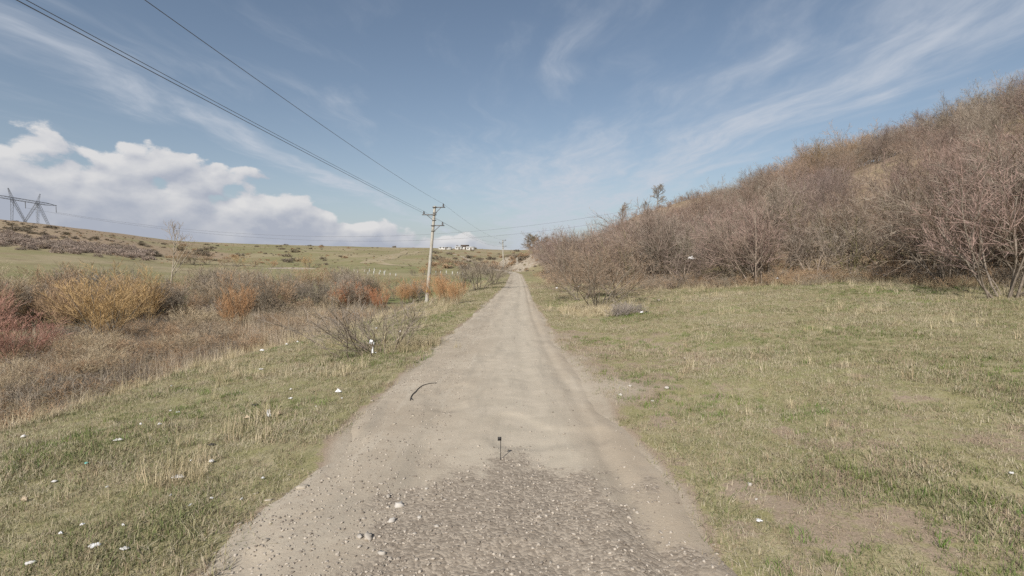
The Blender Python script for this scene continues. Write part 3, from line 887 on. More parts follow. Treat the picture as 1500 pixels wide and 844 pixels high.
# individually told apart shrubs on the right
def gp(px, py): return hit(px, py)


p = gp(876, 452); place('verge_shrub', SPUR, p, 0.4, (1.35, 1.35, 1.1), 'arching bare shrub standing out from the thicket beside the low grey bush', 'shrub')
p = gp(836, 428); place('verge_shrub', SPUR, p, 1.7, (1.35, 1.35, 1.25), 'tall bare shrub behind the two arching verge shrubs', 'shrub')
p = gp(905, 436); place('verge_shrub', SPUR, p, 5.1, (1.4, 1.4, 1.2), 'wide bare shrub behind the low grey bush', 'shrub')
p = gp(852, 440); place('verge_shrub', SPUR, p, 2.9, (1.35, 1.35, 1.1), 'smaller arching bare shrub crowding the roadward side of the spur shrub', 'shrub')
lv = plant(140, 40, 0.55, 0.006, 1.2, [(7, 0.15, 0.8, 0.6, 0.6, 0.2, 0.02, 3), (6, 0.1, 0.8, 0.6, 0.7, 0.2, 0.0, 2)], k0=3, base=0.5, rmin=0.004)
LOW = kind_meshes('low_bush', lv, 1, B_greystem, simple('blue_grey_twig', (0.34, 0.295, 0.255), (0.26, 0.225, 0.19), 4.0))
p = gp(916, 461); place('low_bush', LOW, p, 0, (1.15, 1.0, 1.05), 'low domed grey bush on the grass beside reddish bare earth', 'bush')
p = gp(905, 415); place('leafy_shrub', LEAFY, (p[0] + 0.6, p[1] + 6, height(p[0] + 0.6, p[1] + 6)), 1.0, 1.35, 'tall bare shrub still holding rusty dead leaves', 'shrub')
p = gp(985, 411); place('mossy_shrub', (THK[1][0], THK[1][1], None), p, 1.4, (0.9, 0.9, 1.0), 'upright shrub with mossy green stems at the thicket edge beside a tan grass bank', 'shrub', mats=(B_moss, B_grey, None))
p = gp(1245, 405); place('mossy_shrub', (THK[3][0], THK[3][1], None), p, 0.2, (1.0, 1.0, 1.1), 'mossy stemmed shrub at the gap where a grey sheet lies', 'shrub', mats=(B_moss, B_grey, None))
B_pale = simple('pale_branch', (0.265, 0.22, 0.175), (0.17, 0.14, 0.11), 9.0)
p = gp(1468, 436); place('arching_shrub', (THK[4][0], THK[4][1], None), p, 0.5, (1.35, 1.35, 1.3), 'large arching shrub with long pale branches sweeping low over green grass', 'shrub', mats=(B_pale, None, None))
p = gp(1390, 418); place('arching_shrub', (THK[2][0], THK[2][1], None), p, 2.2, (1.3, 1.3, 1.2), 'pale branched shrub leaning over the shaded green strip', 'shrub', mats=(B_pale, None, None))
p = gp(1125, 411); place('arching_shrub', (THK[0][0], THK[0][1], None), p, 4.0, (1.25, 1.25, 1.05), 'spreading pale branched shrub with two scraps of rubbish at its foot', 'shrub', mats=(B_pale, None, None))

# trees standing on the crest
CT = tree(501, 5.2, 0.12, 0.35, 13, 0.05, 0.8, 0.012)
CTM = (mesh_from('trunk', *seg_geo(CT[:2], 5), B_greystem, True), mesh_from('crown', *seg_geo(CT[2:], 3), B_grey), None)
CT2 = tree(503, 5.0, 0.14, 0.30, 16, 0.06, 1.0, 0.015)
CTM2 = (mesh_from('trunk', *seg_geo(CT2[:2], 5), B_greystem, True), mesh_from('crown', *seg_geo(CT2[2:], 3), B_grey), None)


def crest_point(px):
    d = px_ray(px, 300); y = np.linspace(25, 175, 500); x = d[0] / d[1] * y
    e = (height(x, y) - CAM_H) / y; k = np.argmax(e); return np.array([x[k], y[k], height(x[k], y[k])])


TP = ('trunk', 'crown', None)
p = crest_point(962); place('bare_tree', CTM2, p, 0.3, 1.0 * p[1] / 110, 'rounded bare tree standing alone on the hill crest', 'tree', parts=TP)
p = crest_point(945); place('bare_tree', CTM, p, 1.3, 0.45 * p[1] / 110, 'small bushy tree just beside the rounded crest tree', 'tree', parts=TP)
p = crest_point(912); place('bare_tree', CTM, p, 2.3, 0.85 * p[1] / 110, 'thin pale bare tree lower down the crest', 'tree', parts=TP)
for i, (px, s_) in enumerate(((1010, 0.7), (1050, 0.6), (1098, 1.0), (1116, 1.1), (1138, 1.0), (1160, 0.8), (1188, 1.2), (1203, 1.3), (1222, 0.9), (1243, 1.1), (1256, 1.15), (1275, 0.9), (1300, 0.6), (1322, 0.8), (1350, 0.55), (1385, 0.6), (1432, 0.7), (1455, 0.9), (1478, 0.95), (1498, 0.8))):
    p = crest_point(px)
    place('crest_bush', (THK[i % 7][0], THK[i % 7][1], None), p - np.array([0, 0, 0.1]), i * 1.1, s_ * np.array([1.25, 1.25, 1.0]), 'dark twiggy bush breaking the skyline of the hill', 'bush', 'bushes along the hill crest', mats=(B_greystem, B_grey, None))

# far trees beyond the bend
for px, Yd, s_, lab in ((774, 150, 1.05, 'round headed dark bare tree nearest the far pole above the stony bank'), (783, 153, 1.2, 'tallest dark bare tree standing on the stony bank'), (793, 151, 1.0, 'broad dark bare tree nearest the thicket on the stony bank')):
    q_ = at_depth(px, 372, Yd); place('bank_tree', CTM2, (q_[0], Yd, height(q_[0], Yd) - 0.1), px, (s_ * 1.35, s_ * 1.35, s_), lab, 'tree', 'trees on the stony bank', parts=TP, mats=(B_dark, B_dark, None))

# ------------------------------------------------------------------ gully plants on the left
def willow(px, py_base, py_top, mat, label, v=0, wide=1.0, name='willow', src=None, H=3.6, smat=None, cat='willow', group=None):
    p = hit(px, py_base)
    top = CAM_H + (383 - py_top) / 750.0 * p[1]
    s_ = max(0.2, (top - p[2])) / H
    place(name, src or WIL[v % 4], p - np.array([0, 0, 0.05]), px * 0.37, (s_ * wide, s_ * wide, s_), label, cat, group, mats=(smat, mat, None))
    return p


willow(150, 508, 398, B_yel, 'large yellow twigged willow with a dark forked trunk in the gully', 0, 1.25, smat=B_greystem)
willow(212, 484, 400, B_yel, 'yellow orange willow just beside the pale birch', 1, 1.0)
willow(95, 492, 418, B_rust, 'rusty brown willow beside the large yellow willow', 2, 1.2)
willow(50, 480, 412, B_rust, 'brown willow behind the red bush at the gully', 3, 1.2)
willow(22, 540, 462, B_rose, 'low dense red twigged bush in the near gully', 2, 1.5, cat='bush', name='red_bush')
willow(-20, 530, 430, B_rose, 'taller red twigged bush beside the low red one', 1, 1.3, cat='bush', name='red_bush')
willow(348, 492, 412, B_ora, 'orange tipped willow standing alone among pale reeds', 0, 0.8)
willow(325, 470, 440, B_rust, 'small brown willow leaning on the orange tipped willow', 1, 1.2)
for i, (px, tp) in enumerate(((497, 418), (512, 416), (535, 420), (556, 424))):
    willow(px, 458, tp, B_redo, 'bright orange red willow in the clump beyond the reeds', i, 0.95, group='orange red willow clump')
for i, (px, tp) in enumerate(((590, 416), (604, 410), (640, 405), (655, 404), (668, 408))):
    willow(px, 446, tp, B_ora, 'faded orange willow scrub behind the concrete pole', i, 1.1, group='willow scrub behind the pole')
willow(293, 528, 512, B_ora, 'tiny bright rust coloured bush at the foot of the bank', 3, 1.5, name='rust_bush', cat='bush')
for i, (px, pb, tp, wd, lab) in enumerate((
        (300, 458, 388, 1.15, 'wide dark grey bush behind the orange tipped willow'), (335, 452, 385, 1.0, 'dark grey bush with a ragged top behind the gully reeds'),
        (400, 458, 388, 1.0, 'pale stemmed grey bush spreading above the reeds'), (448, 458, 398, 0.9, 'thin upright grey bush with a forked pale stem'),
        (380, 450, 398, 0.9, 'small grey bush between two larger grey bushes'), (430, 446, 402, 1.0, 'low hazy grey bush beyond the forked one'),
        (180, 455, 388, 1.2, 'dusky grey bush behind the yellow willows'), (120, 462, 396, 1.0, 'dim grey bush behind the large yellow willow'),
        (265, 470, 410, 1.0, 'dark bush at the foot of the birch'), (700, 426, 369, 1.35, 'spreading dark bush with twisted limbs at the verge before the bend'),
        (724, 417, 378, 1.3, 'dense brown bush crowding the left edge of the bend'), (680, 424, 382, 1.4, 'grey brown bush behind the spreading dark bush'),
        (570, 420, 402, 0.55, 'small upright dark shrub alone on the green meadow'), (645, 420, 400, 1.2, 'grey bush low behind the pole'), (740, 402, 383, 1.4, 'dark bush where the road bends out of sight'),
        (712, 402, 378, 1.1, 'bare brown bush just below the far pole'))):
    willow(px, pb, tp, B_grey, lab, i, wd, name='grey_bush', src=GRY[i % 3], H=3.5, smat=B_greystem, cat='bush')

for i in range(110):
    px = g.uniform(-60, 630); pb = np.interp(px, [-60, 200, 450, 630], [490, 470, 456, 438]) + g.uniform(-22, 10)
    tp = pb - g.uniform(30, 66) * np.interp(px, [0, 400, 630], [1.25, 1.0, 0.65])
    if px > 560: pb = min(pb, 442)
    willow(px, pb, max(tp, 394), [B_rust, B_grey, B_straw2, B_rust, B_grey][i % 5], '%s %s brush in the tangle filling the gully below the verge' % (('spreading', 'upright')[i % 2], ('rusty', 'grey', 'tan', 'rusty', 'grey')[i % 5]), i, g.uniform(1.0, 1.5), name='gully_brush', src=(WIL[i % 4] if i % 2 else GRY[i % 3]), H=3.6, smat=B_greystem, cat='brush', group='%s %s brush filling the gully' % (('spreading', 'upright')[i % 2], ('rusty', 'grey', 'tan', 'rusty', 'grey')[i % 5]))
for i in range(70):
    px = g.uniform(-70, 520); lp = np.interp(px, [-70, 0, 160, 300, 380, 530], [630, 612, 570, 535, 515, 480])
    pb = lp - g.uniform(8, 50); tp = pb - g.uniform(22, 46) * np.interp(px, [0, 500], [1.25, 0.75])
    cn = ('rusty', 'straw coloured', 'dull tan')[i % 3]
    willow(px, pb, tp, (B_rust, B_straw, B_straw2)[i % 3], 'low %s bramble tangle just below the verge lip' % cn, i, g.uniform(1.2, 1.9), name='bramble', src=(WIL[i % 4] if i % 3 == 1 else GRY[i % 3]), H=3.6, smat=B_greystem, cat='bramble', group=cn + ' brambles below the verge lip')
BI = tree(601, 8.2, 0.12, 0.40, 8, 0.10, 0.55, 0.010, lean=(0.03, 0))[:4]
p = hit(247, 446); top = CAM_H + (383 - 343) / 750 * p[1]; s_ = (top - p[2]) / 8.0
place('birch_tree', (mesh_from('trunk', *seg_geo(BI[:2], 6), B_birch, True), mesh_from('crown', *seg_geo(BI[2:], 3), simple('birch_twig', (0.40, 0.31, 0.20), (0.30, 0.22, 0.13), 3.0)), None),
      p, 0.5, s_, 'slender pale barked birch rising above the gully willows', 'tree', parts=TP)

# shrub on the left verge, holding litter
lv = plant(160, 22, 1.15, 0.010, 0.85, [(7, 0.2, 0.55, 0.55, 0.55, 0.12, 0.04, 3), (4, 0.1, 0.6, 0.55, 0.6, 0.15, 0.04, 2)], k0=5, wig0=0.12, up0=0.0, base=0.55, rmin=0.0036)
VS = kind_meshes('verge_bramble', lv, 1, B_stem, B_grey)
p = hit(560, 515); place('verge_bramble', VS, p, 0.6, (1.9, 1.6, 1.25), 'open twiggy bramble on the left verge with white litter caught in it', 'shrub')
VERGE_P = p


# ------------------------------------------------------------------ reeds, dead grass, turf
def blades(seed, n, H, rad, wdt, lean=0.35, segs=2, droop=0.3):
    g_ = np.random.default_rng(seed); V = []; F = []; c = 0
    for i in range(n):
        a = g_.random() * 6.283; r = rad * math.sqrt(g_.random()); q = g_.random() * 6.283
        h = H * (0.45 + 0.75 * g_.random()); ln = lean * g_.normal(); side = np.array([math.cos(q), math.sin(q), 0]); dr = np.array([-math.sin(q), math.cos(q), 0])
        b0 = np.array([math.cos(a) * r, math.sin(a) * r, -0.01])
        w0 = wdt * (0.6 + 0.8 * g_.random())
        rows = []
        for k in range(segs + 1):
            t_ = k / segs; pos = b0 + np.array([0, 0, 1]) * h * (t_ - droop * abs(ln) * t_ * t_) + dr * h * ln * t_ ** 1.6
            ww = w0 * (1 - t_ * 0.9); rows += [pos - side * ww, pos + side * ww]
        V += rows
        for k in range(segs): F.append([c + 2 * k, c + 2 * k + 1, c + 2 * k + 3, c + 2 * k + 2])
        c += 2 * (segs + 1)
    return np.array(V), np.array(F)


def turf_mat(name, cols, scale, gb):
    m, t, b = new_mat(name)
    pos = t.node('ShaderNodeNewGeometry').outputs['Position']
    r = t.node('ShaderNodeObjectInfo').outputs['Random']
    nA = t.noise(pos, scale, 5.0, 0.6); nB = t.noise(pos, 1.7, 5.0, 0.65)
    f = t.math('ADD', t.math('MULTIPLY', t.math('SUBTRACT', nA, 0.5), 2.2), t.math('ADD', t.math('MULTIPLY', r, 0.9), gb))
    c = t.mix(t.ramp(f, 0.25, 0.55), cols[0], cols[1])
    c = t.mix(t.ramp(f, 0.60, 0.95), c, cols[2])
    c = t.mix(t.math('MULTIPLY', t.ramp(t.math('ADD', t.math('FRACT', t.math('MULTIPLY', r, 9.7)), t.math('SUBTRACT', nB, 0.5)), 0.5, 0.95), 0.75), c, cols[3])
    t.l.new(c, b.inputs['Base Color'])
    b.inputs['Roughness'].default_value = 0.8; b.inputs['Specular IOR Level'].default_value = 0.15
    return m


M_turf = turf_mat('turf_blade', [(0.145, 0.172, 0.065), (0.270, 0.248, 0.138), (0.415, 0.365, 0.258), (0.345, 0.255, 0.175)], 0.30, 0.25)
M_dry = turf_mat('dry_blade', [(0.40, 0.34, 0.20), (0.50, 0.42, 0.27), (0.56, 0.48, 0.33), (0.42, 0.33, 0.21)], 0.5, 0.1)
TUFT = [proto('tuft_form', mesh_from('tuft', *blades(700 + k, 16, 0.030 + 0.008 * k, 0.10, 0.0030, 1.15), M_turf)) for k in range(5)]
DRYT = [proto('dry_form', mesh_from('dry_tuft', *blades(720 + k, 26, 0.17 + 0.05 * k, 0.10, 0.0030, 0.65), M_dry)) for k in range(4)]
REED = [proto('reed_form', mesh_from('reed_clump', *blades(740 + k, 34, 1.15 + 0.15 * k, 0.38, 0.0075, 0.28, 3, 0.5), B_reed)) for k in range(4)]


def scat(name, X, Y, sc, src, label, cat, sink=0.0, tilt=0.12):
    n = len(X)
    scatter(name, np.column_stack([X, Y, height(X, Y) - sink]), np.column_stack([g.normal(0, tilt, n), g.normal(0, tilt, n), g.random(n) * 6.283]), sc, g.integers(0, len(src), n), src, label, cat)


def sample(n, x0, x1, ymax, keep):
    """density falls off with distance so that the cover looks even from the lane"""
    u = g.random(n); Y = 2.2 * (ymax / 2.2) ** (u ** 0.72)
    X = x0 + (x1 - x0) * g.random(n); k = keep(X, Y)
    return X[k], Y[k]


def keep_left(X, Y):
    d = lane_d(X, Y); n = fbm(X * 0.9, Y * 0.9, 101, 3)
    return (d < -1.95 - 0.9 * (n + 0.25) - 0.4 * g.random(len(X))) & (X > lip_x(Y) - 0.6) & (X > -1.08 * Y - 3.5)


def keep_right(X, Y):
    d = lane_d(X, Y); n = fbm(X * 0.9, Y * 0.9, 103, 3); b_ = zones(X, Y)[0]
    return (d > 1.9 + 0.45 * g.random(len(X)) + 0.5 * n) & (X < edge_x(Y) + 0.7) & (g.random(len(X)) > np.clip((b_ + 1.0 * n - 0.36) * 3.0, 0, 0.74)) & (X < 1.08 * Y + 3.5)


X, Y = sample(70000, -10.5, -0.8, 62, keep_left)
scat('verge_grass', X, Y, (0.68 + 0.65 * g.random(len(X))) * (0.65 + 0.8 * vnoise(X * 0.9, Y * 0.9, 118)) * (1 + np.hypot(X, Y) * 0.018), TUFT, 'short grazed grass on the sloping left verge', 'grass')
X, Y = sample(190000, 1.2, 24, 60, keep_right)
scat('pasture_grass', X, Y, (0.65 + 0.65 * g.random(len(X))) * (0.65 + 0.8 * vnoise(X * 0.9, Y * 0.9, 117)) * (1 + np.hypot(X, Y) * 0.018), TUFT, 'short patchy grass on the flat right pasture', 'grass')
# taller dead grass: along the lip, at the thicket foot, in scattered tufts
Xs = []; Ys = []
n = 900; Y = 3 + 75 * g.random(n) ** 1.5; Xs.append(lip_x(Y) + g.normal(-0.30, 0.20, n)); Ys.append(Y)
n = 4200; Y = 10 + 75 * g.random(n) ** 1.3; Xs.append(edge_x(Y) + g.normal(0.1, 0.6, n)); Ys.append(Y)
n = 1100; Y = 6 + 32 * g.random(n); X = g.uniform(3.2, 20, n); k = (fbm(X * 0.5, Y * 0.5, 111, 3) > 0.10) & (X < edge_x(Y)); Xs.append(X[k]); Ys.append(Y[k])
n = 1500; Y = 5 + 33 * g.random(n); X = g.uniform(-9, -3.4, n); k = (fbm(X * 0.5, Y * 0.5, 113, 3) > 0.11); Xs.append(X[k]); Ys.append(Y[k])
for px, py, sd_, m in ((880, 458, 0.7, 260), (862, 452, 0.8, 200), (1072, 414, 1.0, 260), (600, 508, 0.5, 120), (275, 700, 0.22, 26), (1240, 405, 1.0, 150)):
    q_ = hit(px, py); Xs.append(g.normal(q_[0], sd_, m)); Ys.append(g.normal(q_[1], sd_, m))
X = np.concatenate(Xs); Y = np.concatenate(Ys)
scat('dry_grass', X, Y, (0.6 + 0.9 * g.random(len(X))) * (0.8 + np.minimum(np.hypot(X, Y), 40) * 0.012), DRYT, 'bleached dead grass along the bank lip and the thicket foot', 'grass')
# reeds in the gully
n = 9000
Y = 4 + 66 * g.random(n); X = lip_x(Y) - 3.2 - 26 * g.random(n) ** 1.3
r_ = np.hypot(X, Y); den = fbm(X * 0.16, Y * 0.16, 121, 3)
k = (r_ < 62) & (X > -1.12 * Y - 4) & (den + 0.16 * g.random(n) > 0.10)
X, Y = X[k], Y[k]
hs = np.where(X > lip_x(Y) - 4.5, 0.5, 1.0) * np.where(np.hypot(X, Y) < 24, 0.75, 1.0)
scat('reeds', X, Y, (0.65 + 0.55 * g.random(len(X))) * hs, REED, 'pale dead reeds filling the gully below the verge', 'reeds', 0.03, 0.10)
n = 9000
Y = 3 + 60 * g.random(n); X = lip_x(Y) - 0.3 - 30 * g.random(n)
k = (np.hypot(X, Y) < 62) & (X > -1.12 * Y - 4); X, Y = X[k], Y[k]
scat('gully_grass', X, Y, 1.4 + 1.3 * g.random(len(X)), DRYT, 'matted dead grass on the gully floor', 'grass')
n = 1600
Y = 6 + 55 * g.random(n); X = lip_x(Y) - 1.5 - 26 * g.random(n); k = (np.hypot(X, Y) < 60) & (X > -1.12 * Y - 4) & (fbm(X * 0.2, Y * 0.2, 127, 3) > -0.03); X, Y = X[k], Y[k]
scat('gully_undergrowth', X, Y, 0.9 + 1.3 * g.random(len(X)), UG, 'tangle of dead brown stems lying among the gully reeds', 'undergrowth', 0.03)
# green sward under the right-hand bushes
M_green = simple('fresh_blade', (0.115, 0.185, 0.035), (0.16, 0.19, 0.05), 2.0, 0.8, 0.15, per_object=0.25)
GRN = [proto('green_form', mesh_from('green_tuft', *blades(760 + k, 24, 0.10, 0.10, 0.0034, 0.6), M_green)) for k in range(3)]
Xs = []; Ys = []
for px, py, sx, sy, m in ((1300, 405, 3.2, 1.3, 1500), (1420, 418, 2.4, 1.2, 1000), (1130, 408, 1.5, 0.8, 350), (918, 465, 0.55, 0.2, 140), (130, 577, 1.0, 0.5, 300), (250, 505, 1.4, 0.8, 400), (1060, 400, 1.2, 1.0, 250), (640, 520, 0.35, 0.6, 80)):
    q_ = hit(px, py); Xs.append(g.normal(q_[0], sx, m)); Ys.append(g.normal(q_[1], sy, m))
n = 9000; Y = 3 + 30 * g.random(n) ** 1.3; X = g.uniform(2.0, 19, n)
k = (fbm(X * 0.45, Y * 0.45, 107, 4) > 0.07) & (X < edge_x(Y)) & (X < 1.08 * Y + 2); Xs.append(X[k]); Ys.append(Y[k])
n = 3500; Y = 3 + 24 * g.random(n) ** 1.3; X = g.uniform(-8.5, -2.6, n); k = fbm(X * 0.45, Y * 0.45, 109, 4) > 0.09; Xs.append(X[k]); Ys.append(Y[k])
X = np.concatenate(Xs); Y = np.concatenate(Ys)
scat('green_grass', X, Y, 0.5 + 0.7 * g.random(len(X)), GRN, 'fresh green grass in patches and under the bushes', 'grass')

# ------------------------------------------------------------------ far bushes
lab_f = 'low dark bush dotted on the far pasture slope'
for i in range(130):
    px = g.uniform(215, 760); py = 357 + 32 * g.random() ** 1.5 + max(0, (300 - px) * 0.0)
    p = hit(px, py)
    if p[1] < 170 or p[1] > 800: continue
    if 520 < px < 625 and 368 < py < 392: continue
    s_ = (0.6 + 0.9 * g.random() ** 2) * (1.4 if px > 620 else 1.1)
    m_ = B_rust if g.random() < 0.25 else None
    place('field_bush', FAR[i % 3], p, g.random() * 6.28, (s_ * 1.35, s_ * 1.35, s_), ('low russet bush' if m_ else 'low dark bush') + ' dotted on the far pasture slope', 'bush', ('russet' if m_ else 'dark') + ' bushes dotted over the far pasture', mats=(None, m_, None))
for i in range(75):
    px = g.uniform(632, 800); py = 368 + 27 * g.random(); p = hit(px, py)
    if p[1] < 140: continue
    s_ = 0.7 + 1.1 * g.random() ** 2
    place('slope_bush', FAR[i % 3], p, g.random() * 6.28, (s_ * 1.35, s_ * 1.35, s_), ('russet', 'dark')[i % 2] + ' scrub bush on the slope below the skyline houses', 'bush', ('russet', 'dark')[i % 2] + ' scrub on the slope below the houses', mats=(None, (B_rust, B_dark)[i % 2], None))
for i in range(60):
    px = g.uniform(0, 225); cr = np.interp(px, [0, 75, 150, 230], [319, 328, 341, 351]); py = cr + 3 + 22 * g.random()
    p = hit(px, py); s_ = 0.5 + 0.9 * g.random() ** 2
    place('hill_bush', FAR[i % 3], p, g.random() * 6.28, (s_ * 1.3, s_ * 1.3, s_), 'low dark bush scattered on the hill below the pylon', 'bush', 'bushes scattered on the pylon hill')
X = []; Y = []
for i in range(1500):
    px = g.uniform(-40, 800); cr = np.interp(px, [-40, 0, 75, 150, 230, 300, 500, 800], [314, 319, 328, 341, 351, 356, 361, 366]); p = hit(px, cr + 0.5 + 34 * g.random() ** 1.6)
    if 105 < p[1] < 900: X.append(p[0]); Y.append(p[1])
TS = []
for k, mt in enumerate((B_dark, B_rust, simple('tussock', (0.33, 0.275, 0.165), (0.24, 0.20, 0.115), 1.0, per_object=0.2))):
    m2 = FAR[k][1].copy(); m2.materials.clear(); m2.materials.append(mt); TS.append(proto('tussock_form', m2))
scat('rough_tussocks', np.array(X), np.array(Y), 0.16 + 0.34 * g.random(len(X)) ** 2, TS, 'rough tussocks and dwarf scrub speckling the far slopes', 'tussocks', 0.05, 0.0)
# purplish scrub belt across the foot of the pylon hill
n = 900; px = g.uniform(-60, 225, n); X = []; Y = []
for q_ in px[:420]:
    py = np.interp(q_, [-60, 0, 60, 130, 225], [347, 352, 358, 366, 374]) + g.normal(0, 1.0) * np.interp(q_, [0, 225], [5.5, 3.0]); p = hit(q_, py); X.append(p[0]); Y.append(p[1])
B_purple = simple('purple_scrub', (0.40, 0.315, 0.25), (0.31, 0.245, 0.195), 1.0, per_object=0.15)
PB = []
for k in range(3):
    m2 = FAR[k][1].copy(); m2.materials.clear(); m2.materials.append(B_purple); PB.append(proto('belt_form', m2))
scat('scrub_belt', np.array(X), np.array(Y), 0.8 + 0.8 * g.random(len(X)), PB, 'purplish brown belt of scrub across the foot of the pylon hill', 'scrub', 0.1, 0.0)
for i, (px, py, tp, mt, lab) in enumerate((
        (265, 388, 365, B_rust, 'brown bush behind the birch at the meadow edge'), (283, 388, 368, B_dark, 'dark bush at the far edge of the green meadow'),
        (305, 388, 370, B_rust, 'russet bush among scrub at the far meadow edge'), (345, 390, 370, B_yel, 'yellow willow on the far side of the meadow'),
        (330, 390, 374, B_rust, 'low russet bush beside the far yellow willow'), (375, 391, 378, B_rust, 'low rusty bush near the sandy cut'), (398, 392, 379, B_ora, 'rusty orange bush touching the sandy cut'),
        (452, 392, 373, B_yel, 'rounded golden bush beside the sandy cut'), (465, 391, 384, B_dark, 'low dark bush behind the golden bush'),
        (620, 403, 388, B_ora, 'reddish brush around the white posts'), (640, 404, 386, B_rust, 'russet brush behind the white posts'), (605, 404, 393, B_dark, 'dark brush beside the white posts'),
        (655, 392, 376, B_rust, 'brown bush on the slope above the post row'), (645, 390, 376, B_rust, 'russet bush paired with a brown bush above the post row'), (632, 388, 380, B_dark, 'low dark bush above the post row'))):
    willow(px, py, tp, mt, lab, i, 1.3, name='meadow_bush', src=GRY[i % 3], H=3.5, smat=B_greystem, cat='bush')

# ------------------------------------------------------------------ poles and lines
M_conc = simple('pole_concrete', (0.46, 0.43, 0.37), (0.37, 0.345, 0.29), 3.0, 0.9, 0.2, 0.2)
M_steel = simple('dark_steel', (0.17, 0.16, 0.15), (0.12, 0.11, 0.10), 8.0, 0.6, 0.4)
M_ins = simple('brown_porcelain', (0.05, 0.04, 0.04), (0.035, 0.03, 0.03), 8.0, 0.35, 0.5)
M_wire = simple('wire', (0.13, 0.135, 0.15), (0.10, 0.105, 0.12), 8.0, 0.5, 0.4)
M_yel = simple('yellow_plate', (0.55, 0.40, 0.05), (0.5, 0.36, 0.05), 8.0, 0.6)


def utility_pole(base, top, label, plate):
    base = np.array(base, float); top = np.array(top, float); ax = (top - base); Lp = np.linalg.norm(ax); ax /= Lp
    e = obj('utility_pole', None, None, base); tag(e, label, 'utility pole', 'utility poles')
    gm1 = Geo(); gm1.tube(-ax * 0.6, ax * Lp, 0.165, 0.105, 12); gm1.tube(ax * Lp, ax * (Lp + 0.005), 0.105, 0.02, 12)
    obj('shaft', gm1.mesh('pole_shaft', M_conc, True), e)
    tips = []
    for (drop, side, ln) in ((0.10, 1, 0.72), (0.72, -1, 0.85), (1.62, 1, 0.78)):
        c = ax * (Lp - drop); sgn = side
        gA = Geo(); gA.box(c + np.array([sgn * ln / 2 + sgn * 0.02, 0, 0]), (ln + 0.26, 0.07, 0.075))
        gA.tube(c + np.array([sgn * 0.05, 0, -0.48]), c + np.array([sgn * ln * 0.72, 0, -0.02]), 0.028, n=6)
        gA.box(c, (0.34, 0.34, 0.07)); gA.box(c + np.array([0, 0, -0.46]), (0.30, 0.30, 0.06))
        arm = obj('crossarm', gA.mesh('crossarm', M_steel), e)
        t_ = c + np.array([sgn * ln, 0, 0])
        gI = Geo()
        gI.tube(t_ + np.array([0, 0, 0.03]), t_ + np.array([0, 0, 0.12]), 0.03)
        for (z0, z1, r0, r1) in ((0.08, 0.15, 0.085, 0.06), (0.15, 0.23, 0.075, 0.045), (0.23, 0.30, 0.05, 0.045)):
            gI.tube(t_ + np.array([0, 0, z0]), t_ + np.array([0, 0, z1]), r0, r1)
        obj('insulator', gI.mesh('insulator', M_ins, True), arm)
        tips.append(base + t_ + np.array([0, 0, 0.29]))
    if plate:
        gP = Geo(); c = ax * 1.0; gP.box(c + np.array([-0.02, -0.163, 0]), (0.13, 0.01, 0.22)); obj('warning_plate', gP.mesh('warning_plate', M_yel), e)
    return tips


b0 = hit(625, 444); Yp = b0[1]
tp0 = at_depth(637, 302, Yp)
tipsA = utility_pole(b0, tp0, 'leaning grey concrete utility pole with three steel arms on the left verge', True)
tB = at_depth(736.5, 352, 132.0); bB = np.array([tB[0] + 0.15, 132.0, height(tB[0] + 0.15, 132.0)])
tipsB = utility_pole(bB, tB, 'far concrete utility pole beyond the bushes near the bend', False)


def wire(name, pts_, sag, rad, label, group, n=64):
    P_ = []
    for (a, b_), sg in zip(zip(pts_[:-1], pts_[1:]), sag):
        t_ = np.linspace(0, 1, n)[:, None]
        q_ = np.array(a) * (1 - t_) + np.array(b_) * t_; q_[:, 2] -= 4 * sg * (t_ * (1 - t_))[:, 0]; P_.append(q_[:-1])
    P_.append(np.array([pts_[-1]], float)); P_ = np.concatenate(P_)
    v, f = tubes(P_[:-1], P_[1:], np.full(len(P_) - 1, rad), np.full(len(P_) - 1, rad), 5)
    tag(obj(name, mesh_from(name, v, f, M_wire, True)), label, 'power line', group)


back = [np.array([t_[0], -28.0, t_[2] + 0.15]) for t_ in tipsA]
labs = ['upper power line running on the topmost pole arm', 'power line running on the single left-hand pole arm', 'power line running on the lowest pole arm']
for k in range(3):
    wire('power_line', [back[k], tipsA[k], tipsB[k]], ((0.80, 0.30, 0.30)[k], 0.9), 0.0068, labs[k], 'low power lines')

# post beyond the bend
q_ = at_depth(757.5, 393, 146.0); gp_ = Geo(); gp_.tube((0, 0, -0.3), (0, 0, 2.0), 0.14, 0.12, 8)
pp = obj('marker_post', None, None, (q_[0], 146.0, height(q_[0], 146.0))); tag(pp, 'short pale post at the roadside on the bend', 'post')
obj('shaft', gp_.mesh('marker_post_shaft', M_conc), pp); gq = Geo(); gq.tube((0, 0, 2.0), (0, 0, 2.08), 0.14, 0.06, 8); obj('cap', gq.mesh('marker_post_cap', M_conc), pp)

# high-voltage portal pylon on the left hill
M_galv = simple('galvanised_lattice', (0.27, 0.285, 0.315), (0.20, 0.215, 0.24), 1.0, 0.6, 0.4)


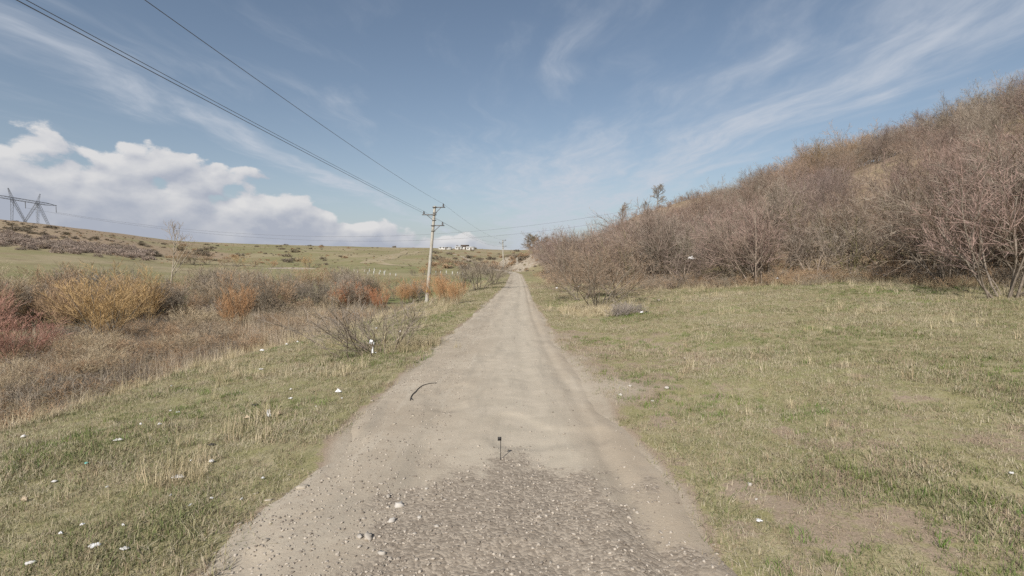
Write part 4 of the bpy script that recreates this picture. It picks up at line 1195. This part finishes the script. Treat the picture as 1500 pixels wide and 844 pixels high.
def lattice(gm, a, b_, w0, w1, bays, rad=0.075):
    a = np.array(a, float); b_ = np.array(b_, float); ax = norm(b_ - a)
    ref = np.array([0, 0, 1.0]) if abs(ax[2]) < 0.9 else np.array([1.0, 0, 0])
    u = norm(np.cross(ax, ref)); v = np.cross(ax, u)
    cs = [(1, 1), (1, -1), (-1, -1), (-1, 1)]
    P0 = []; P1 = []
    def pt(t, c): w_ = (w0 + (w1 - w0) * t) / 2; return a + (b_ - a) * t + u * w_ * c[0] + v * w_ * c[1]
    for c in cs: P0.append(pt(0, c)); P1.append(pt(1, c))
    for k in range(bays):
        t0, t1 = k / bays, (k + 1) / bays
        for i in range(4):
            c, d = cs[i], cs[(i + 1) % 4]
            P0.append(pt(t0, c) if k % 2 else pt(t0, d)); P1.append(pt(t1, d) if k % 2 else pt(t1, c))
    r_ = np.array([rad] * 4 + [rad * 0.6] * (len(P0) - 4))
    vv, ff = tubes(P0, P1, r_, r_, 4); gm.add(vv, ff)


Ra = at_depth(83, 301.5, 275.0); La = at_depth(0, 288.0, 236.0)
Hz = (Ra[2] + La[2]) / 2; Ra[2] = La[2] = Hz
axd = norm(La - Ra)                       # along the crossarm, towards the left end
perp = np.array([-axd[1], axd[0], 0.0]); perp = perp if perp[0] > 0 else -perp
s_of = lambda px: (lambda d: ((Ra[0] * d[1] - Ra[1] * d[0]) / (axd[1] * d[0] - axd[0] * d[1])))(px_ray(px, 300))
JR = Ra + axd * s_of(55); JL = Ra + axd * s_of(18)
gnd = lambda p_: np.array([p_[0], p_[1], float(height(p_[0], p_[1])) - 0.5])
pyl_base = gnd((JR + JL) / 2)
pyl = obj('transmission_pylon', None, None, pyl_base); tag(pyl, 'grey lattice portal transmission pylon standing on the left hill', 'pylon')


def pyl_part(name, segs_):
    gm = Geo()
    for (a, b_, w0, w1, bays) in segs_: lattice(gm, np.array(a) - pyl_base, np.array(b_) - pyl_base, w0, w1, bays)
    return obj(name, gm.mesh(name, M_galv), pyl)


far_end = JL + axd * 14.0
pyl_part('crossarm', [(Ra, Ra + axd * 8, 0.15, 1.1, 5), (Ra + axd * 8, far_end - axd * 8, 1.1, 1.1, 26), (far_end - axd * 8, far_end, 1.1, 0.15, 5)])
for J, sg in ((JR, -1), (JL, 1)):
    for off_ in ((axd * 5.0 * 1 + perp * 2.5), (-axd * 5.2 + perp * 2.0)):
        pyl_part('leg', [(gnd(J + off_), J, 0.7, 1.0, 12)])
    pyl_part('peak', [(J, J + np.array([0, 0, 4.6]) + axd * 2.2 * sg, 0.9, 0.25, 5)])
pyl_part('leg', [(gnd(JR + axd * 1.2 - perp * 6), JR, 0.7, 1.0, 12)])
for s_ in (0.6, (s_of(55) + s_of(18)) / 2, s_of(18) + 13.4):
    c = Ra + axd * s_ - pyl_base; gI = Geo()
    for k in range(10): gI.tube(c + np.array([0, 0, -0.5 - 0.33 * k]), c + np.array([0, 0, -0.8 - 0.33 * k]), 0.2, 0.1)
    obj('insulator_string', gI.mesh('insulator_string', M_galv), pyl)
E1 = at_depth(1120, 262, 300.0)
for k, (s_, dz_, sg) in enumerate(((0.6, -3.5, 22.0), ((s_of(55) + s_of(18)) / 2, -3.5, 23.5))):
    a = Ra + axd * s_ + np.array([0, 0, dz_]); b_ = E1 + np.array([0, k * 14.0, -k * 3.5])
    wire('transmission_line', [a, b_], (sg,), 0.045, ('transmission line hung from the tip of the pylon arm across the valley', 'transmission line hung from the middle of the pylon arm across the valley')[k], 'transmission lines', 120)

# ------------------------------------------------------------------ houses on the skyline
M_wash = simple('whitewash', (0.52, 0.51, 0.48), (0.44, 0.43, 0.40), 0.8)
M_tile = simple('roof_tile', (0.30, 0.16, 0.11), (0.22, 0.12, 0.09), 1.5)
M_glass = simple('dark_pane', (0.03, 0.035, 0.04), (0.02, 0.025, 0.03), 1.0, 0.2, 0.5)
M_wood = simple('dark_wood', (0.10, 0.07, 0.05), (0.07, 0.05, 0.035), 3.0)


def house(px, py, Yd, wdt, dep, hw, hr, label, roofm):
    q_ = at_depth(px, py, Yd); base = np.array([q_[0], Yd, height(q_[0], Yd) - 0.2])
    base[2] = max(base[2], q_[2] - 0.5) if abs(base[2] - q_[2]) < 6 else base[2]
    e = obj('house', None, None, base); tag(e, label, 'house', 'white houses on the far skyline')
    obj('wall', Geo().box((0, 0, hw / 2 - 1.0), (wdt, dep, hw + 2.0)).mesh('house_wall', M_wash), e)
    a, b_ = wdt / 2 + 0.4, dep / 2 + 0.4
    V = [[-a, -b_, hw + 0.01], [a, -b_, hw + 0.01], [a, b_, hw + 0.01], [-a, b_, hw + 0.01], [-a, 0, hw + hr], [a, 0, hw + hr]]
    F = [[0, 1, 5, 4], [2, 3, 4, 5], [0, 4, 3, 3], [1, 2, 5, 5], [0, 3, 2, 1]]
    obj('roof', mesh_from('house_roof', np.array(V), np.array(F), roofm), e)
    obj('door', Geo().box((wdt * 0.1, -dep / 2 - 0.03, 1.05), (1.1, 0.1, 2.1)).mesh('house_door', M_wood), e)
    for x_ in np.arange(-wdt / 2 + 1.5, wdt / 2 - 1.0, 3.2):
        if abs(x_ - wdt * 0.1) < 1.3: continue
        obj('window', Geo().box((x_, -dep / 2 - 0.03, 1.6), (1.0, 0.1, 1.1)).mesh('house_window', M_glass), e)


for args in ((652, 368, 470, 11, 6, 1.9, 0.5, 'long low white house standing apart on the far skyline', M_wash), (672, 367.5, 480, 6, 6, 2.3, 0.7, 'white house beside a dark shed on the skyline', M_wash),
             (689, 367.5, 476, 7, 6, 2.7, 0.7, 'white house at the end of the skyline row beyond the shed', M_wash), (681, 367, 490, 7, 6, 2.6, 1.8, 'dark roofed shed between two white skyline houses', M_wood)):
    house(*args)
for px in (671, 684):
    q_ = at_depth(px, 367, 495); place('far_tree', CTM2, (q_[0], 495, height(q_[0], 495)), px, (1.0, 1.0, 0.75), 'dark bare tree behind the skyline houses', 'tree', 'trees behind the skyline houses', parts=TP, mats=(B_dark, B_dark, None))

# white concrete posts on the meadow
M_post = simple('white_post', (0.56, 0.55, 0.51), (0.45, 0.44, 0.40), 2.0)
gP = Geo(); gP.box((0, 0, 0.45), (0.14, 0.14, 1.3)); post_me = gP.mesh('post_shaft', M_post)
gC = Geo(); gC.add([[-.1, -.1, 1.1], [.1, -.1, 1.1], [.1, .1, 1.1], [-.1, .1, 1.1], [0, 0, 1.2]], [[0, 1, 4, 4], [1, 2, 4, 4], [2, 3, 4, 4], [3, 0, 4, 4]]); cap_me = gC.mesh('post_cap', M_post)
rows = [[(519, 400), (524, 401), (534, 399.5), (541, 400), (548.5, 400), (557, 400), (564, 400)], [(539, 404), (547.5, 404), (555.5, 404.5), (563, 405), (571.5, 405), (580, 405.5)],
        [(622, 402), (631, 402.5), (638.5, 402.5), (645.5, 403), (654, 403), (662.5, 403.5), (670, 403.5), (678, 403.5)]]
for k, rw_ in enumerate(rows):
    for (px, py) in rw_:
        p = hit(px, py); s_ = 0.6 + 0.45 * g.random()
        e = obj('white_post', None, None, p, (g.normal(0, 0.04), g.normal(0, 0.04), g.random()), (1, 1, s_))
        tag(e, ('white post in the back row on the green meadow', 'white post in the front row on the green meadow', 'white post in the row beside reddish brush behind the pole')[k], 'post',
            ('back row of white posts', 'front row of white posts', 'white posts behind the pole')[k])
        obj('shaft', post_me, e); obj('cap', cap_me, e)

# ------------------------------------------------------------------ litter, stones, sticks
def crumple(seed, sx, sy, sz, flat=0.5, n=9):
    """a folded scrap of film or paper: a creased closed sheet"""
    g_ = np.random.default_rng(seed)
    u = np.linspace(-1, 1, n); U, V_ = np.meshgrid(u, u)
    ang = np.arctan2(V_, U); rr = np.maximum(np.abs(U), np.abs(V_)); edge = 0.38 + 0.62 * vnoise(ang * 2.6 + 9, ang * 0 + seed, seed)
    x = np.cos(ang) * rr * edge; y = np.sin(ang) * rr * edge
    z = (vnoise(x * 2.2 + 9, y * 2.2 + seed, seed) ** 1.6 * 1.0 + 0.75 * np.abs(vnoise(x * 3.6, y * 3.6 + 3, seed + 1) - 0.5) * 2) * (1 - rr ** 3 * 0.8)
    top = np.stack([x * sx, y * sy, z * sz + 0.004], -1).reshape(-1, 3); bot = top * np.array([0.97, 0.97, 1]) - np.array([0, 0, 0.004]) - np.array([0, 0, 1]) * (top[:, 2:3] * 0.3)
    i = np.arange(n * n).reshape(n, n); f = np.stack([i[:-1, :-1], i[:-1, 1:], i[1:, 1:], i[1:, :-1]], -1).reshape(-1, 4)
    ring = np.concatenate([i[0, :], i[1:, -1], i[-1, -2::-1], i[-2:0:-1, 0]]); nxt = np.roll(ring, -1)
    side = np.stack([ring, ring + n * n, nxt + n * n, nxt], -1)
    return np.concatenate([top, bot]), np.concatenate([f, f[:, ::-1] + n * n, side])


def litter_mat(name, c, c2=None): return simple(name, c, c2 or tuple(q * 0.85 for q in c), 20.0, 0.6, 0.3)


L_white = litter_mat('white_film', (0.78, 0.78, 0.78), (0.58, 0.57, 0.54)); L_grey = litter_mat('pale_film', (0.66, 0.64, 0.60)); L_tan = litter_mat('cardboard', (0.46, 0.37, 0.25), (0.36, 0.28, 0.19))
L_teal = litter_mat('teal_plastic', (0.18, 0.52, 0.46)); L_black = litter_mat('black_plastic', (0.035, 0.033, 0.032)); L_blue = litter_mat('bluish_film', (0.50, 0.54, 0.60), (0.66, 0.68, 0.70))
LIT = [
    (475, 483, 11, 7, L_white, 'plastic_bag', 'puffed white plastic bag in the grass below the bank lip', 'bag', 1.0),
    (384, 515, 9, 4, L_white, 'plastic_bag', 'small white bag on the bank lip beside the fallen log', 'bag', 0.8),
    (383, 543, 11, 4, L_grey, 'paper_scrap', 'flat greyish scrap on the verge just below the lip', 'litter', 0.3),
    (496, 577, 12, 8, L_white, 'plastic_bag', 'crumpled white bag nearest the road edge on the left verge', 'bag', 0.8),
    (501, 586, 4, 3, L_white, 'paper_scrap', 'tiny white scrap just beside the crumpled bag by the road', 'litter', 0.8),
    (394, 613, 9, 9, L_white, 'plastic_bag', 'upright pointed white bag leaning on a tan lump', 'bag', 1.6),
    (409, 609, 13, 8, L_tan, 'tan_lump', 'tan lump behind the upright white bag', 'litter', 0.9),
    (362, 614, 13, 6, L_tan, 'tan_lump', 'tan rock with a dark shade piece at its end', 'litter', 0.6),  # a rock, shaped with the same creased sheet as the scraps
    (371, 611, 5, 4, L_black, 'plastic_scrap', 'dark piece put for shade on the end of the tan rock', 'litter', 0.8),  # black piece standing in for the shaded right side of the rock
    (373, 596, 14, 5, L_black, 'plastic_scrap', 'ragged black plastic lying uphill of the tan rock', 'litter', 0.5),
    (173, 647, 17, 6, L_grey, 'paper_scrap', 'torn white paper lying alone on the mid verge', 'litter', 0.6),
    (310, 654, 15, 5, L_black, 'plastic_scrap', 'dark torn film among the verge grass', 'litter', 0.4),
    (309, 680, 11, 6, L_white, 'paper_scrap', 'small folded white paper beside the dark torn film', 'litter', 0.7),
    (262, 702, 25, 8, L_grey, 'plastic_sheet', 'long pale plastic sheet beside a straw tuft', 'litter', 0.4),
    (127, 682, 8, 4, L_teal, 'plastic_scrap', 'teal plastic scrap in the verge grass', 'litter', 0.6),
    (79, 708, 13, 3, L_grey, 'paper_scrap', 'thin pale strip near the teal scrap', 'litter', 0.4),
    (37, 737, 13, 9, L_tan, 'paper_scrap', 'pale tan crumpled paper downhill of the teal scrap', 'litter', 0.9),
    (139, 803, 22, 9, L_white, 'plastic_bag', 'torn white bag in bleached grass', 'bag', 0.7),
    (183, 808, 20, 4, L_grey, 'paper_scrap', 'pale strip of paper beside the torn white bag', 'litter', 0.4),
    (44, 830, 18, 4, L_grey, 'paper_scrap', 'narrow pale strip below the torn white bag', 'litter', 0.4),
    (66, 560, 0, 0, L_white, '', '', '', 0),
    (420, 506, 7, 4, L_grey, 'paper_scrap', 'pale scrap on the bank lip', 'litter', 0.6),
    (436, 503, 4, 3, L_white, 'paper_scrap', 'tiny white scrap on the bank lip', 'litter', 0.6),
    (587, 488, 5, 4, L_white, 'paper_scrap', 'small white scrap on grass beyond the bramble', 'litter', 0.7),
    (545, 520, 6, 9, L_white, 'plastic_bag', 'white bag on the ground under the bramble', 'bag', 1.5),
    (815, 424, 6, 4, L_white, 'paper_scrap', 'white scrap by the thicket close to the road', 'litter', 0.9),
    (848, 422, 5, 4, L_white, 'paper_scrap', 'white scrap behind the arching verge shrub', 'litter', 0.9),
    (940, 460, 6, 4, L_white, 'paper_scrap', 'white scrap at the edge of the low grey bush', 'litter', 0.9),
    (948, 459, 8, 3, L_black, 'plastic_scrap', 'black scrap touching a white one beside the low grey bush', 'litter', 0.7),
    (1120, 410, 9, 5, L_grey, 'paper_scrap', 'pale rubbish at the foot of the spreading shrub', 'litter', 0.8),
    (1138, 410, 9, 4, L_blue, 'plastic_scrap', 'bluish rubbish at the foot of the spreading shrub', 'litter', 0.7),
    (1295, 408, 46, 12, L_blue, 'plastic_sheet', 'long greyish sheet lying on green grass under the bushes', 'litter', 0.5),
    (1248, 403, 12, 6, L_grey, 'plastic_scrap', 'pale scrap near the long sheet under the bushes', 'litter', 0.8),
    (1481, 698, 8, 5, L_white, 'paper_scrap', 'small white scrap alone on the right pasture', 'litter', 0.6),
    (1112, 766, 14, 3, L_white, 'paper_scrap', 'thin curved white strip at the right road edge', 'litter', 0.3),
]
for i, (px, py, wpx, hpx, mt, nm, lab, cat, lift) in enumerate(LIT):
    if not nm: continue
    p = hit(px, py); dep = p[1]; s_ = wpx / 750.0 * dep / 2; hgt = max(hpx / 750.0 * dep * 0.75 * lift, 0.012)
    v, f = crumple(i + 3, s_, s_ * 0.75, hgt)
    e = obj(nm, mesh_from(nm, v, f, mt), None, p + np.array([0, 0, 0.012 + 0.0012 * dep]), (0, 0, g.normal(0, 0.3)))
    tag(e, lab, cat)
for i in range(22):
    px = g.uniform(20, 560); lp = np.interp(px, [0, 160, 300, 380, 530, 620], [615, 570, 535, 515, 478, 446]); py = lp + 8 + (np.interp(px, [0, 300, 560], [820, 800, 520]) - lp - 8) * g.random() ** 1.3
    p = hit(px, py); s_ = g.uniform(3.5, 8.0) / 750 * p[1] / 2 * (1.3 if py > 600 else 1.0)
    v, f = crumple(200 + i, s_, s_ * g.uniform(0.4, 0.9), max(0.012, s_ * g.uniform(0.2, 0.7)))
    e = obj('paper_scrap', mesh_from('paper_scrap', v, f, (L_white, L_grey, L_white)[i % 3]), None, p + np.array([0, 0, 0.012 + 0.0012 * p[1]]), (0, 0, g.random() * 3))
    tag(e, ('small bright white scrap of litter strewn on the left verge', 'small dirty pale scrap of litter strewn on the left verge', 'small bright white scrap of litter strewn on the left verge')[i % 3], 'litter', ('white scraps strewn on the verge', 'dirty scraps strewn on the verge', 'white scraps strewn on the verge')[i % 3])
# bag caught in the bramble, bag caught in the thicket
v, f = crumple(71, 0.12, 0.08, 0.12); q_ = at_depth(545, 503, VERGE_P[1] - 0.35)
tag(obj('plastic_bag', mesh_from('plastic_bag', v, f, L_white), None, q_, (0.5, 0.3, 0)), 'white bag snagged up in the bramble twigs', 'bag')
q_ = hit(1013, 400); q2 = at_depth(1013, 379, q_[1] - 2.6); v, f = crumple(73, 0.42, 0.15, 0.16)
tag(obj('plastic_bag', mesh_from('plastic_bag', v, f, L_white), None, q2, (0.4, 0, 0)), 'white plastic snagged in the thicket branches', 'bag')


def rock(seed, s_):
    g_ = np.random.default_rng(seed)
    th = np.linspace(0, math.pi, 6)[1:-1]; ph = np.linspace(0, 2 * math.pi, 7)[:-1]
    V = [[0, 0, 1]] + [[math.sin(a) * math.cos(b_), math.sin(a) * math.sin(b_), math.cos(a)] for a in th for b_ in ph] + [[0, 0, -1]]
    V = np.array(V) * (0.55 + 0.75 * g_.random((len(V), 1))) * np.array(s_)
    F = [[0, 1 + k, 1 + (k + 1) % 6, 1 + (k + 1) % 6] for k in range(6)]
    for r_ in range(3):
        for k in range(6): F.append([1 + r_ * 6 + k, 7 + r_ * 6 + k, 7 + r_ * 6 + (k + 1) % 6, 1 + r_ * 6 + (k + 1) % 6])
    F += [[25, 19 + (k + 1) % 6, 19 + k, 19 + k] for k in range(6)]
    F3 = []
    for f in F:
        if f[2] == f[3]: F3.append(f[:3])
        else: F3 += [[f[0], f[1], f[2]], [f[0], f[2], f[3]]]
    return V, np.array(F3)


def stone_mat(name, a, b_):
    m, t, b = new_mat(name); r = t.node('ShaderNodeObjectInfo').outputs['Random']
    pos = t.node('ShaderNodeNewGeometry').outputs['Position']
    c = t.mix(t.ramp(r, 0, 1, 0, 1, False), a, b_); c = t.mix(t.math('MULTIPLY', t.noise(pos, 90.0, 3.0, 0.6), 0.35), c, (0.34, 0.29, 0.235))
    t.l.new(c, b.inputs['Base Color']); return m


M_st = stone_mat('gravel_stone', (0.15, 0.125, 0.10), (0.50, 0.445, 0.37)); M_stp = stone_mat('pale_stone', (0.38, 0.34, 0.285), (0.54, 0.51, 0.46))
STN = [proto('stone_form', mesh_from('stone', *rock(800 + k, (1, 0.8, 0.55)), M_st)) for k in range(5)]


def scat_road(name, X, Y, sc, label):
    n_ = len(X); scatter(name, np.column_stack([X, Y, height(X, Y, road=True) + 0.1 * 0 + sc * 0.15]), np.column_stack([g.normal(0, 0.3, n_), g.normal(0, 0.3, n_), g.random(n_) * 6.28]), sc, g.integers(0, 5, n_), STN, label, 'gravel')


n = 16000; X = g.uniform(-2.3, 2.0, n); Y = 2.2 + 5.6 * g.random(n); k = coarse_mask(X, Y) * (0.55 + 1.6 * fbm(X * 3, Y * 3, 85, 3)) > g.random(n) ** 1.6 * 0.8
X, Y = X[k], Y[k]; scat_road('coarse_gravel', X, Y, 0.004 + 0.020 * g.random(len(X)) ** 4.5, 'coarse loose gravel heaped on the near road centre')
n = 17000; Y = 2.6 + 30 * g.random(n) ** 1.8; X = road_x(Y) + road_hw(Y) / 2.3 * np.where(g.random(n) < 0.72, -2.6 + 1.9 * g.random(n), g.uniform(-2.6, 2.4, n))
k = (fbm(X * 1.1, Y * 0.9, 131, 3) + 0.35 * g.random(n) > 0.10); X, Y = X[k], Y[k]
scat_road('road_gravel', X, Y, 0.004 + 0.016 * g.random(len(X)) ** 3.0, 'fine scattered stones along the dusty road')
for i, (px, py, wpx) in enumerate(((585, 750, 20), (575, 774, 17), (540, 800, 22), (560, 822, 16), (615, 770, 10), (528, 801, 14), (640, 786, 10), (625, 728, 9), (569, 739, 12), (607, 795, 9), (652, 745, 8))):
    p = hit(px, py); s_ = wpx / 750 * p[1] / 2.2; z_ = float(height(p[0], p[1], road=True))
    v, f = rock(900 + i, (s_, s_ * 0.7, s_ * 0.5)); tag(obj('pale_stone', mesh_from('pale_stone', v, f, M_stp), None, (p[0], p[1], z_ + s_ * 0.2), (0, 0, i)), 'pale stone lying among the coarse dark gravel', 'stone', 'pale stones in the gravel')
for i, (px, py, wpx) in enumerate(((923, 567, 7), (977, 570, 9), (909, 581, 8), (956, 589, 6), (1098, 712, 10), (1003, 526, 5), (965, 441, 5), (1108, 733, 6))):
    p = hit(px, py); s_ = wpx / 750 * p[1] / 2.0
    v, f = rock(930 + i, (s_, s_ * 0.8, s_ * 0.6)); tag(obj('field_stone', mesh_from('field_stone', v, f, M_stp), None, p + np.array([0, 0, s_ * 0.3]), (0, 0, i)), 'light stone half sunk in the right pasture turf', 'stone', 'stones in the right pasture')
for i, (px, py, wpx) in enumerate(((443, 722, 24), (424, 697, 8), (393, 734, 14), (375, 724, 9), (350, 768, 14), (458, 763, 9), (390, 803, 16), (545, 588, 9), (578, 631, 9), (512, 622, 6), (605, 618, 8), (483, 711, 10))):
    p = hit(px, py); s_ = wpx / 750 * p[1] / 2.0; z_ = max(float(height(p[0], p[1], road=True)), p[2])
    v, f = rock(960 + i, (s_, s_ * 0.55, s_ * 0.25)); tag(obj('road_stone', mesh_from('road_stone', v, f, simple('road_stone%d' % i, (0.44, 0.385, 0.30), (0.37, 0.32, 0.25), 30.0)), None, (p[0], p[1], z_ + s_ * 0.05), (0, 0, 0.2 * i)), 'flat tan stone bedded in the left road edge', 'stone', 'flat stones in the left road edge')

# root or cable on the road
cp = [(601, 595), (603, 588), (608, 583), (613, 576), (620, 571), (629, 569), (640, 568)]
P_ = np.array([[*hit(*c)[:2]] for c in cp]); tt = np.linspace(0, len(cp) - 1, 40)
xs = np.interp(tt, range(len(cp)), P_[:, 0]); ys = np.interp(tt, range(len(cp)), P_[:, 1])
ker = np.ones(5) / 5; xs[2:-2] = np.convolve(xs, ker, 'valid'); ys[2:-2] = np.convolve(ys, ker, 'valid')
zs_ = np.maximum(height(xs, ys, road=True), height(xs, ys)) + 0.008 + 0.004 * np.sin(np.linspace(0, 3.14, 40))
Q_ = np.stack([xs, ys, zs_], 1); rad = np.interp(np.linspace(0, 1, 40), [0, 0.2, 1], [0.007, 0.009, 0.005])
gS = Geo(); v, f = tubes(Q_[:-1], Q_[1:], rad[:-1], rad[1:], 6); gS.add(v, f)
gS.tube(Q_[3], Q_[3] + np.array([0.09, -0.16, -0.02]), 0.014, 0.008, 6)
tag(obj('dead_branch', gS.mesh('dead_branch', L_black, True)), 'thin dark curved dead branch lying on the left of the road', 'branch')

# fallen log across the ditch
a = hit(362, 508); b_ = hit(408, 497)
gL = Geo(); a[2] += 0.35; b_[2] += 0.45; m_ = (a + b_) / 2 + np.array([0, 0, 0.08]); gL.tube(a, m_, 0.10, 0.09, 8); gL.tube(m_, b_, 0.09, 0.06, 8); gL.tube(m_, m_ + np.array([0.3, 0.2, 0.35]), 0.03, 0.015, 6)
tag(obj('fallen_log', gL.mesh('fallen_log', B_birch, True)), 'pale fallen log bridging the ditch below the verge', 'log')

# vehicle antenna with a small square tip, set upright on the road like a stake
p = hit(733, 683); z_ = float(height(p[0], p[1], road=True)); hS = 33 / 750 * p[1] * 1.02
e = obj('car_antenna', None, None, (p[0], p[1], z_)); tag(e, 'thin black car antenna with a small square tip at the gravel edge', 'antenna')
obj('rod', Geo().tube((0, 0, -0.05), (0.004, 0, hS), 0.0055, 0.0045, 6).mesh('antenna_rod', L_black), e)
obj('head', Geo().box((-0.010, 0, hS - 0.015), (0.046, 0.010, 0.046)).mesh('antenna_tip', L_black), e)
